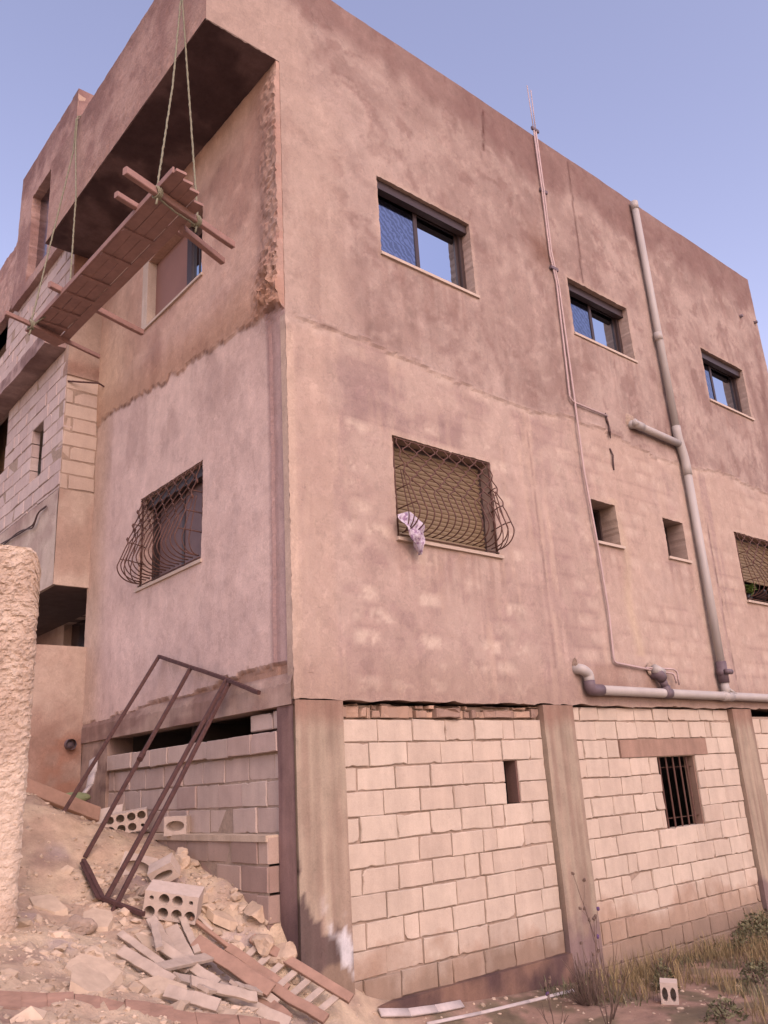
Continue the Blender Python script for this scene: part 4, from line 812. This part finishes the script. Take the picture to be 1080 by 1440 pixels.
# ---- hollow blocks
def hollow(nx, nz, w, h, d, rx, rz, mat, solid=()):
    b = MB(); N = 16; cw, ch = w / nx, h / nz
    for i in range(nx):
        for j in range(nz):
            cx = -w / 2 + (i + .5) * cw; cz = (j + .5) * ch; jx = random.gauss(0, .002)
            if (i, j) in solid: a_, c_ = rx * .42, rz * .42
            else: a_, c_ = rx, rz
            P = []; Q = []
            for k in range(N):
                t = 2 * PI * k / N; x, z = math.cos(t), math.sin(t); m = max(abs(x), abs(z)); P.append((cx + x / m * cw / 2, cz + z / m * ch / 2)); Q.append((cx + jx + a_ * x, cz + c_ * z))
            for y, s in ((-d / 2, 1), (d / 2, -1)):
                o_ = b.verts([(p[0], y, p[1]) for p in P]); q_ = b.verts([(p[0], y, p[1]) for p in Q])
                for k in range(N): k2 = (k + 1) % N; b.face(o_ + k, o_ + k2, q_ + k2, q_ + k)
            a0 = b.verts([(p[0], -d / 2, p[1]) for p in Q]); a1 = b.verts([(p[0], d / 2 - .02, p[1]) for p in Q])
            for k in range(N): k2 = (k + 1) % N; b.face(a0 + k, a1 + k, a1 + k2, a0 + k2)
            b.face(*[a1 + k for k in range(N)])
    x, y = w / 2, d / 2
    b.quad((-x, -y, h), (x, -y, h), (x, y, h), (-x, y, h)); b.quad((-x, -y, 0), (-x, y, 0), (x, y, 0), (x, -y, 0)); b.quad((-x, -y, 0), (-x, -y, h), (-x, y, h), (-x, y, 0)); b.quad((x, -y, 0), (x, y, 0), (x, y, h), (x, -y, h))
    return b
def put(b, name, mat, loc, rot, label, cat, group=None, smooth=False):
    o = mk(name, np.array(b.v), b.f, mat, None, smooth, None, np.array(b.c)); v0 = o.location.copy()
    for v in o.data.vertices: v.co += v0
    o.location = loc; o.rotation_euler = rot; return tag(o, label, cat, group)
rd = math.radians
HB = 'loose hollow blocks lying about'
put(hollow(4, 2, .40, .20, .20, .040, .041, M['hblock'], [(0, 1), (3, 1)]), 'hollow_block', M['hblock'], (-.74, .60, .655), (rd(16), rd(11), rd(-38)), 'hollow concrete block with two rows of round holes, above the plank pile', 'block', HB)
put(hollow(4, 2, .40, .19, .18, .040, .039, M['hblock'], [(3, 0)]), 'hollow_block', M['hblock'], (-.24, 2.55, 1.20), (rd(6), rd(-7), rd(-28)), 'hollow concrete block with round holes lying farther up behind the rusty frame', 'block', HB)
put(hollow(1, 1, .22, .17, .12, .09, .045, M['hblock']), 'half_block', M['hblock'], (-.06, 1.86, 1.157), (0, 0, rd(-50)), 'half block with a groove standing on the foundation ledge', 'block', HB)
put(hollow(1, 1, .21, .15, .14, .085, .035, M['hblock']), 'half_block', M['hblock'], (-.52, 1.10, .87), (rd(30), rd(-24), rd(-45)), 'broken half block with an open groove, tipped on the rubble', 'block', HB)
put(hollow(1, 1, .28, .20, .10, .11, .05, M['hblock']), 'broken_block', M['hblock'], (-.72, 1.32, .86), (rd(-10), rd(16), rd(-30)), 'rounded broken block with an oval hollow, half sunk in dirt', 'block', HB)
put(hollow(2, 1, .14, .18, .14, .024, .055, M['hblock']), 'hollow_block', M['hblock'], (2.98, -1.13, G(2.98, -1.13) - .01), (rd(3), rd(3), rd(-58)), 'small block with two upright slots standing in the dry grass', 'block', HB)
b = MB(); b.bar((-.50, 2.95, 1.30), (-.22, 2.72, 1.36), .24, .08, up=(-.4, -.5, .75)); tag(b.build('block_fragment', M['hblock'], None), 'tilted broken slab leaning beside the far hollow block', 'block', HB)
# ---- planks
def plank(a, c, w, t, mat, lab, lift=.02, tilt=(0, 0, 1), group='old planks heaped on the rubble'):
    A = (a[0], a[1], G(*a[:2]) + lift + .03 + (a[2] if len(a) > 2 else 0)); B = (c[0], c[1], G(*c[:2]) + lift + .03 + (c[2] if len(c) > 2 else 0))
    b = MB(); b.bar(A, B, w, t, up=tilt, jit=.002, segs=8); return tag(b.build('plank', mat, None), lab, 'plank', group)
W1_, W2_ = M['wood'], M['wood_dark']
U = (-.35, -.55, .75)
plank((-.73, .25, .02), (-.42, -.26, .06), .105, .025, W2_, 'short wide brown plank with a hole, lowest left of the slanting ones', .05, U)
plank((-.44, .29, .02), (-.19, -.12, .03), .07, .03, W2_, 'narrow brown plank between the two pallet rails', .03, U)
plank((-1.24, -.22), (-.70, .11, .02), .09, .025, W1_, 'pale grey short plank, topmost of the three crosswise ones', .05, U)
plank((-1.17, -.33), (-.64, -.10), .085, .022, W1_, 'pale short plank, middle one of the three crosswise ones', .03, U)
plank((-1.10, -.55), (-.58, -.18, .02), .085, .025, W1_, 'pale short plank, lowest of the three crosswise ones', .03, U)
plank((-.93, .55), (-.97, .02), .075, .025, W1_, 'mauve grey plank sliding down left under the big hollow block', .03, U)
plank((-.82, .45), (-.85, .08), .10, .02, W1_, 'broad pale grey board below the big hollow block', .025, U)
plank((-.72, .48), (-.75, .17), .05, .025, W1_, 'thin grey lath right of the broad pale board', .04, U)
plank((-.66, .46), (-.42, .28), .03, .03, W2_, 'reddish thin lath pointing towards the corner column', .05, U)
plank((-1.25, .36), (-1.08, -.06), .05, .02, W1_, 'narrow weathered lath left of the plank heap', .02, U)
plank((-1.40, .0), (-1.22, -.38), .075, .025, W1_, 'dusty grey plank half buried left of the heap', .015, U)
plank((-.47, -.06), (-.42, -.46), .085, .025, W2_, 'stubby brown board at the bottom end of the heap', .05, U)
plank((-1.42, -.69), (-1.20, -.92), .08, .025, W1_, 'grey plank stub lying lowest in the dust', .02, U)
plank((-.62, .62), (-.52, .38), .025, .025, W1_, 'thin pale stick leaning right of the big hollow block', .05, U)
plank((-.90, -.25), (-.52, -.62), .08, .025, W1_, 'pale broken board under the heap', .012, U)
plank((-1.42, 2.80, .02), (-.42, 2.84, .02), .16, .05, W2_, 'thick brown timber lying across the top of the slope', .05, (-.3, -.7, .6), 'long timbers on the ground')
b = MB(); P0, P1 = np.array((-2.75, -1.02)), np.array((-1.0, -1.25)); prev = None
for k in range(15):
    t = k / 14; q = P0 * (1 - t) + P1 * t; z_ = G(q[0], q[1]) * .35 + .65 * (G(*P0) * (1 - t) + G(*P1) * t) + .008; cur_ = (q[0], q[1] + .012 * math.sin(t * 7), z_)
    if prev: b.bar(prev, cur_, .13 + .015 * math.sin(k * 1.7), .05 + .008 * math.cos(k * 2.3), up=(-.3, -.5, .8), jit=.003)
    prev = cur_
tag(b.build('plank', M['timber'], None), 'long weathered board half buried along the foot of the slope', 'plank', 'long timbers on the ground')
extra = [((-1.05, .22), (-.80, -.20), .07, 'pale grey lath slanting between the narrow lath and the broad board'), ((-.98, -.05), (-.62, .22), .06, 'pale lath lying over the crosswise planks'), ((-.60, .12), (-.40, -.30), .06, 'thin pale plank behind the short wide brown one'), ((-1.15, -.48), (-.70, -.52), .075, 'short pale plank at the dusty lower edge of the heap'), ((-.80, -.40), (-.46, -.20), .07, 'pale plank end poking out beneath the pallet'), ((-.98, .40), (-1.10, .05), .05, 'slim weathered lath beside the mauve grey plank')]
for k, (a_, c_, w_, lab) in enumerate(extra): plank(a_, c_, w_, .022, W1_, lab, .03 + .012 * k, U)
pal = thing('broken_pallet', (-.15, 0, G(-.15, 0)), 'broken pallet of two long brown rails with pale slats leaning at the corner column', 'pallet')
r1 = ((-.47, .22, G(-.47, .22) + .07), (-.14, -.50, G(-.14, -.50) + .10)); r2 = ((-.25, .26, G(-.25, .26) + .09), (.16, -.40, .06))
for a, c in (r1, r2): b = MB(); b.bar(a, c, .075, .03, up=U, jit=.002, segs=6); b.build('rail', W2_, pal)
for k in range(7):
    t = .06 + k * .135; p = np.array(r1[0]) * (1 - t) + np.array(r1[1]) * t; q = np.array(r2[0]) * (1 - t) + np.array(r2[1]) * t; dz = np.array((0, 0, -.03)); e = (q - p) * random.uniform(.0, .12)
    b = MB(); b.bar(p + dz - e, q + dz + e * .5, .05, .018, up=U); b.build('slat', W1_, pal)
# ---- rusty frame
fr = thing('metal_frame', (-.6, 1.6, .8), 'rusty steel frame of thin bars leaning against the side wall', 'metal frame')
XB = -.07
T1, T2, T3, T4 = (XB, 2.32, 2.88), (XB, 1.63, 2.665), (XB, .95, 2.475), (XB - .01, .40, 2.29); B1, B2, B3 = (-.93, 2.44, 1.40), (-1.00, 1.68, 1.06), (-1.10, 1.03, .74)
for a, c in ((B1, T1), (B2, T2), (B3, T3), ((-1.075, .90, .70), (XB, .905, 2.44)), (T1, T3), (T3, T4), ((-1.04, 1.60, 1.04), (-1.10, 1.03, .79)), ((-1.10, 1.03, .79), (-.955, .62, .69))):
    b = MB(); b.bar(a, c, .034, .034, jit=.001, segs=6); b.build('bar', M['rust'], fr)
b = MB(); b.bar((-1.05, 1.55, 1.015), (-1.115, 1.02, .785), .085, .012, up=(.3, -.4, .8)); b.build('plate', M['rust'], fr)
b = MB(); m_ = np.array(B2) * .5 + np.array(T2) * .5; b.tube([m_ - .03, m_ + .03], .028, 8); b.build('bolt', M['rust'], fr)
# ---- bits beside the wall
p, f = rock_pts(I3, (.24, .10, .07), 901, .1); tag(mk('sack', p + np.array((-.55, 3.30, G(-.55, 3.3) + .06)), f, M['sack'], None, True), 'dull green sack lying behind the thick timber', 'sack')
b = MB()
pts = [(-.18, 3.62, 1.95), (-.24, 3.50, 1.78), (-.30, 3.40, 1.66), (-.42, 3.30, 1.56)]
for k in range(len(pts) - 1): b.bar(pts[k], pts[k + 1], .12 - .02 * k, .02, up=(-1, -.3, .4))
tag(b.build('plastic_sheet', M['ash'], None, True), 'crumpled pale plastic sheet beside the green sack', 'sheet')
for a, c, w_, lab in (((.66, -.10), (1.55, -.09), .045, 'short white plastic strip at the foot of the block wall'), ((1.05, -.20), (2.75, -.30), .018, 'long thin white strip on the ground in front of the block wall')):
    b = MB(); n = 3; P = [(a[0] + (c[0] - a[0]) * t / n, a[1] + (c[1] - a[1]) * t / n, G(a[0] + (c[0] - a[0]) * t / n, a[1] + (c[1] - a[1]) * t / n) + w_ * .6) for t in range(n + 1)]; [b.bar(P[q], P[q + 1], w_ * 1.5, .008 + w_ * .25, up=(-.3, -.6, .7)) for q in range(n)]; tag(b.build('plastic_strip', M['ash'], None, True), lab, 'plastic strip', 'white strips by the wall')
# ================================================================== STUCCO WALL, YARD WALL
SX, SZ = -1.95, 3.27
def st_off(u, v):
    n = fbm(u * 30, v * 42, 701, 3); n2 = fbm(u * 70, v * 95, 711, 3); k = sst(.9, 2.6, v); return (.007 + .011 * k) * sst(.3, .75, n) + (.006 + .008 * k) * n2 + .006 * (fbm(u * 3, v * 3, 712) - .5)
def st_col(u, v): return mixc(np.broadcast_to(pc(232, 192, 170), u.shape + (3,)), pc(206, 165, 144), .8 * sst(.40, .62, fbm(u * 4, v * 3, 721, 5)) + .2 * sst(.9, .4, v))
def st_place(u, v, o):
    u = np.asarray(u, float); v = np.asarray(v, float); o = np.asarray(o, float)
    s = .12; d = np.clip(u - (SX - s), 0, None); top = np.clip(v - (SZ - .16), 0, None)      # rounded shoulder
    k = np.clip(d / s, 0, 1); v2 = v - top * 0 - .17 * k ** 2.2 * sst(SZ - .7, SZ, v)
    wob = .012 * (fbm(v * 3, v * 0, 731) - .5) + .026 * (fbm(v * 22, v * 0, 741, 4) - .5)
    return (u + wob * k, .32 - o + .05 * k ** 3, v2)
sw = wall_grid('stucco_wall', M['rough_plaster'], None, st_place, -2.75, SX, .2, SZ, .0105, st_off, st_col, jit=.003, rims='tr', rim_depth=.25)
tag(sw, 'thick rough cream stucco wall standing closest on the left', 'wall')
b = MB(); b.cur = tuple(pc(222, 181, 159)); b.box(-7, -2.74, .34, .6, -.2, SZ); b.box(-2.76, SX - .06, .5, .60, -.2, SZ - .1); b.build('wall_body', M['rough_plaster'], sw)
yw = wall_grid('yard_wall', M['plaster'], None, lambda u, v, o: (u, YW - .01 - o, v), -3.0, -.005, 1.0, 3.31, .05, lambda u, v: .02 + .025 * (fbm(u * 2, v * 2, 751) - .5) + .02 * sst(1.9, 1.5, v) * (fbm(u * 8, v * 8, 752) - .5),
     lambda u, v: mixc(mixc(np.broadcast_to(pc(208, 168, 150), u.shape + (3,)), pc(180, 138, 122), sst(.4, .66, fbm(u * 2.4, v * 2.4, 753, 5)) * .8 + .5 * sst(2.75, 2.5, v + .4 * fbm(u * 2, v, 3))), pc(168, 108, 86), .6 * spot(u, v, -.45, .0, 1.5, 2.3, .12) * sst(.4, .6, fbm(u * 6, v * 6, 754))), jit=.006, rims='tr', rim_depth=.3)
tag(yw, 'low beige plastered yard wall under the overhanging wing', 'wall')
b = MB(); b.tube([(-.155, YW + .05, 2.16), (-.155, YW - .10, 2.15)], .062, 14, cap=False); b.tube([(-.155, YW - .04, 2.155), (-.155, YW - .05, 2.155)], .05, 12)
b.build('pipe_stub', M['pvc_dark'], yw, True)
# ================================================================== SMALL THINGS IN THE WINDOWS
def cloth_mesh():
    out = []; nu, nv = 18, 30; b = MB()
    def P(u, v, s):
        t = v; wl = np.interp(t, [0, .12, .45, 1], [1.20, 1.165, 1.25, 1.455]); wr = np.interp(t, [0, .2, .4, 1], [1.37, 1.47, 1.49, 1.475]); x = wl + (wr - wl) * u; z = 3.95 - .36 * t + .07 * (1 - t) * u
        o = float(np.interp(t, [0, .3, .6, 1], [.06, .13, .12, .07])) + .020 * math.sin(u * 11 + 2 * t + .6) * (1 - .3 * t) + .012 * math.sin(u * 27 + 9 * t) + .010 * math.sin(t * 19 + u * 7) + .012 * math.sin(u * 5 - t * 11)
        return (x, -o - s, z)
    for s in (0, .004):
        for i in range(nu + 1):
            for j in range(nv + 1): out.append(P(i / nu, j / nv, s))
    b.verts(out); N = (nu + 1) * (nv + 1)
    for s in (0, 1):
        for i in range(nu):
            for j in range(nv):
                q = [s * N + i * (nv + 1) + j, s * N + (i + 1) * (nv + 1) + j, s * N + (i + 1) * (nv + 1) + j + 1, s * N + i * (nv + 1) + j + 1]; b.f.append(q if s else q[::-1])
    return b
tag(cloth_mesh().build('cloth', M['cloth'], None, True), 'pale crumpled cloth hanging from the grille of the shuttered window', 'cloth')
pp = thing('potted_plant', (8.20, .02, 3.775), 'leafy green potted plant on the sill of the half shuttered window', 'plant')
b = MB(); b.tube([(8.24, .05, 3.775), (8.24, .05, 3.88)], .06, 14, radii=[.05, .065]); b.build('pot', M['bag'], pp, True)
b = MB()
for k in range(34):
    a = random.uniform(0, 2 * PI); r = random.uniform(.02, .11); c0 = np.array((8.22 + r * math.cos(a), -.01 + r * math.sin(a) * .7, 3.86 + random.uniform(0, .17))); d = np.array((math.cos(a), math.sin(a), random.uniform(-.3, .6))) * random.uniform(.04, .06); s_ = np.array((-math.sin(a), math.cos(a), 0)) * .024
    i = b.verts([c0 - d, c0 - d * .2 + s_, c0 + d, c0 - d * .2 - s_, c0 + np.array((0, 0, .012))]); b.f += [[i, i + 1, i + 4], [i + 1, i + 2, i + 4], [i + 2, i + 3, i + 4], [i + 3, i, i + 4]]
b.build('leaves', M['leaf'], pp)
p, f = rock_pts(I3, (.24, .09, .13), 77, .5); tag(mk('plastic_bag', p + np.array((8.56, .05, 3.88)), f, M['bag'], None, True), 'black plastic bag on the sill beside the green potted plant', 'bag')
# ================================================================== VEGETATION
def blade(b, x, y, z, h, w, lean, a):
    d = np.array((math.cos(a), math.sin(a), 0)); s_ = np.array((-d[1], d[0], 0)) * w; p0 = np.array((x, y, z)); p1 = p0 + d * lean * .35 + np.array((0, 0, h * .55)); p2 = p0 + d * lean + np.array((0, 0, h))
    i = b.verts([p0 - s_, p0 + s_, p1 + s_ * .7, p1 - s_ * .7, p2]); b.f += [[i, i + 1, i + 2, i + 3], [i + 3, i + 2, i + 4]]
b = MB()
for k in range(15000):
    x = random.uniform(2.3, 7.6); y = random.uniform(-2.6, -.05)
    dens = float(fbm(np.array(x * 1.4), np.array(y * 1.4), 801, 3)) + .10 * (x > 3.4) - .14 * (x < 2.9)
    if dens < .53: continue
    h = random.uniform(.05, .22) * (.5 + dens); blade(b, x, y, G(x, y) - .01, h, random.uniform(.0015, .004), random.uniform(.02, .16), random.uniform(0, 2 * PI))
gr = b.build('dry_grass', M['straw'], None); gr['kind'] = 'stuff'; gr['label'] = 'dry straw coloured grass in front of the block walls'
b = MB()
for k in range(5000):
    x = random.uniform(2.2, 7.2); y = random.uniform(-2.5, -.05)
    if float(fbm(np.array(x * 1.1), np.array(y * 1.1), 811, 3)) < .56: continue
    blade(b, x, y, G(x, y) - .01, random.uniform(.04, .13), random.uniform(.003, .007), random.uniform(.03, .09), random.uniform(0, 2 * PI))
gg = b.build('ground_weeds', M['shrub'], None); gg['kind'] = 'stuff'; gg['label'] = 'low dull green weeds among the dry grass'
def thistle(x, y, h, seed, lab, heads):
    r = random.Random(seed); z = G(x, y); t = thing('thistle', (x, y, z), lab, 'thistle', 'dry thistles in front of the house'); b = MB(); tips = []
    def grow(p, d, L, rad, lev):
        pts = [p]; q = p.copy(); dd = d / np.linalg.norm(d)
        for k in range(6):
            dd = dd + np.array([r.gauss(0, .07), r.gauss(0, .07), .03]); dd /= np.linalg.norm(dd); q = q + dd * L / 6; pts.append(q.copy())
            if lev < 2 and k >= 2 and r.random() < (.62 if lev == 0 else .35): s = np.array([r.gauss(0, 1), r.gauss(0, 1), r.uniform(.5, 1.1)]); grow(q.copy(), dd * .9 + .55 * s / np.linalg.norm(s), L * r.uniform(.35, .6), rad * .6, lev + 1)
        b.tube(pts, rad, 5, radii=[rad * (1 - .5 * k / 6) for k in range(7)]); tips.append(pts[-1])
    grow(np.array((x, y, z - .02)), np.array((r.gauss(0, .06), r.gauss(0, .06), 1.)), h, .006, 0)
    for k in range(3): a = r.uniform(0, 6.28); grow(np.array((x, y, z)), np.array((math.cos(a) * .5, math.sin(a) * .5, 1.)), h * r.uniform(.45, .8), .005, 1)
    b.build('stem', M['stem'], t, True)
    for k, q in enumerate(tips[:heads]):
        c = MB(); p, f = rock_pts(I2, (.016, .016, .019), seed + k, .5); i = c.verts(p + q); c.f += [[i + m for m in u] for u in f]; c.build('flower_head', M['thistle'] if k == 0 else M['stem'], t)
    return t
thistle(1.98, -1.22, .82, 11, 'tallest dry thistle with a purple head, left of the slotted block', 9)
thistle(2.28, -1.05, .52, 12, 'shorter dry thistle just right of the tallest one', 8)
thistle(1.62, -1.0, .30, 13, 'small dry thistle in front of the dark footing', 5)
def bush(name, x, y, rx, ry, h, n, mat, lab, cat, group, size, stems=False):
    z = G(x, y); t = thing(name, (x, y, z), lab, cat, group); b = MB(); s = MB()
    for k in range(n):
        a = random.uniform(0, 2 * PI); rr = random.random() ** .5; u = random.random()
        q = np.array((x + rx * rr * math.cos(a) * (1 - .4 * u), y + ry * rr * math.sin(a) * (1 - .4 * u), z + h * u * (1 - .45 * rr * rr) * random.uniform(.8, 1.15)))
        d = RNG.normal(size=3); d /= np.linalg.norm(d); e = np.cross(d, RNG.normal(size=3)); e /= np.linalg.norm(e); L = size * random.uniform(.6, 1.4)
        if stems: b.bar(np.array((x + rx * .3 * math.cos(a), y + ry * .3 * math.sin(a), z)), q, .003, .003)
        else: i = b.verts([q - d * L, q + e * L * .45, q + d * L, q - e * L * .45]); b.f.append([i, i + 1, i + 2, i + 3])
    for k in range(9):
        a = random.uniform(0, 2 * PI); s.tube([(x, y, z - .02), (x + rx * .4 * math.cos(a), y + ry * .4 * math.sin(a), z + h * .5), (x + rx * .75 * math.cos(a), y + ry * .75 * math.sin(a), z + h * .85)], .005, 5, radii=[.006, .004, .002])
    b.build('twigs' if stems else 'foliage', mat, t); s.build('stem', M['stem'], t); return t
bush('dry_bush', 2.55, -.62, .32, .22, .42, 170, M['stem'], 'grey brown tangle of dry stalks by the second column', 'bush', 'dry bushes by the wall', .02, True)
bush('dry_bush', 3.9, -.5, .26, .2, .24, 110, M['stem'], 'low tangle of dry stalks behind the slotted block', 'bush', 'dry bushes by the wall', .02, True)
SG = 'green shrubs at the right edge'
bush('shrub', 5.5, -.70, .55, .35, .36, 1000, M['shrub'], 'widest dark green shrub growing against the block wall at the right edge', 'shrub', SG, .022)
bush('shrub', 3.35, -.85, .14, .13, .24, 320, M['shrub'], 'small green tuft just behind the slotted block', 'shrub', SG, .018)
bush('shrub', 4.1, -1.35, .28, .2, .20, 330, M['shrub'], 'middle sized green clump in the dry grass right of the slotted block', 'shrub', SG, .02)
bush('shrub', 2.75, -1.75, .24, .16, .16, 260, M['shrub'], 'dull green clump at the bottom edge, nearest to the viewer', 'shrub', SG, .02)
# ================================================================== LIGHT, SKY, CAMERA
W = bpy.data.worlds.new('World'); scene.world = W; W.use_nodes = True; nt = W.node_tree; bg = nt.nodes['Background']
sky = nt.nodes.new('ShaderNodeTexSky'); sky.sky_type = 'NISHITA'; sky.sun_disc = False
EL, AZ = SUN_EL, SUN_AZ                     # azimuth of the sun measured from +Y towards +X
sky.sun_elevation = math.radians(EL); sky.sun_rotation = math.radians(AZ); sky.air_density = 1.0; sky.dust_density = 1.2; sky.ozone_density = 1.5
mx = nt.nodes.new('ShaderNodeMix'); mx.data_type = 'RGBA'; mx.blend_type = 'MULTIPLY'; mx.inputs[0].default_value = 1; mx.inputs[7].default_value = (*SKY_TINT, 1)
nt.links.new(sky.outputs['Color'], mx.inputs[6]); nt.links.new(mx.outputs[2], bg.inputs['Color']); bg.inputs['Strength'].default_value = SKY_K
L = bpy.data.lights.new('sun', 'SUN'); L.energy = SUN_E; L.angle = math.radians(SUN_ANG); L.color = SUN_C; lo = bpy.data.objects.new('sun', L); COL.objects.link(lo)
from mathutils import Vector, Matrix
sd = Vector((math.sin(math.radians(AZ)) * math.cos(math.radians(EL)), math.cos(math.radians(AZ)) * math.cos(math.radians(EL)), math.sin(math.radians(EL))))
lo.rotation_euler = sd.to_track_quat('Z', 'Y').to_euler(); lo.location = (0, -10, 20)
cam = bpy.data.cameras.new('camera'); co = bpy.data.objects.new('camera', cam); COL.objects.link(co); scene.camera = co
R_ = (0.76346673, -0.64337457, -0.05645993); U_ = (-0.15744999, -0.27019406, 0.94984455); FW = (0.62636096, 0.71628509, 0.3075835)
co.matrix_world = Matrix(((R_[0], U_[0], -FW[0], -3.95726), (R_[1], U_[1], -FW[1], -5.77409), (R_[2], U_[2], -FW[2], 1.5), (0, 0, 0, 1)))
cam.sensor_fit = 'VERTICAL'; cam.sensor_height = 36; cam.lens = 36 * 1182.03 / 1440; cam.clip_end = 2000; cam.clip_start = .05
vs = scene.view_settings; vs.view_transform = 'Standard'; vs.look = 'None'; vs.gamma = 1; vs.use_curve_mapping = False; vs.exposure = EXPO
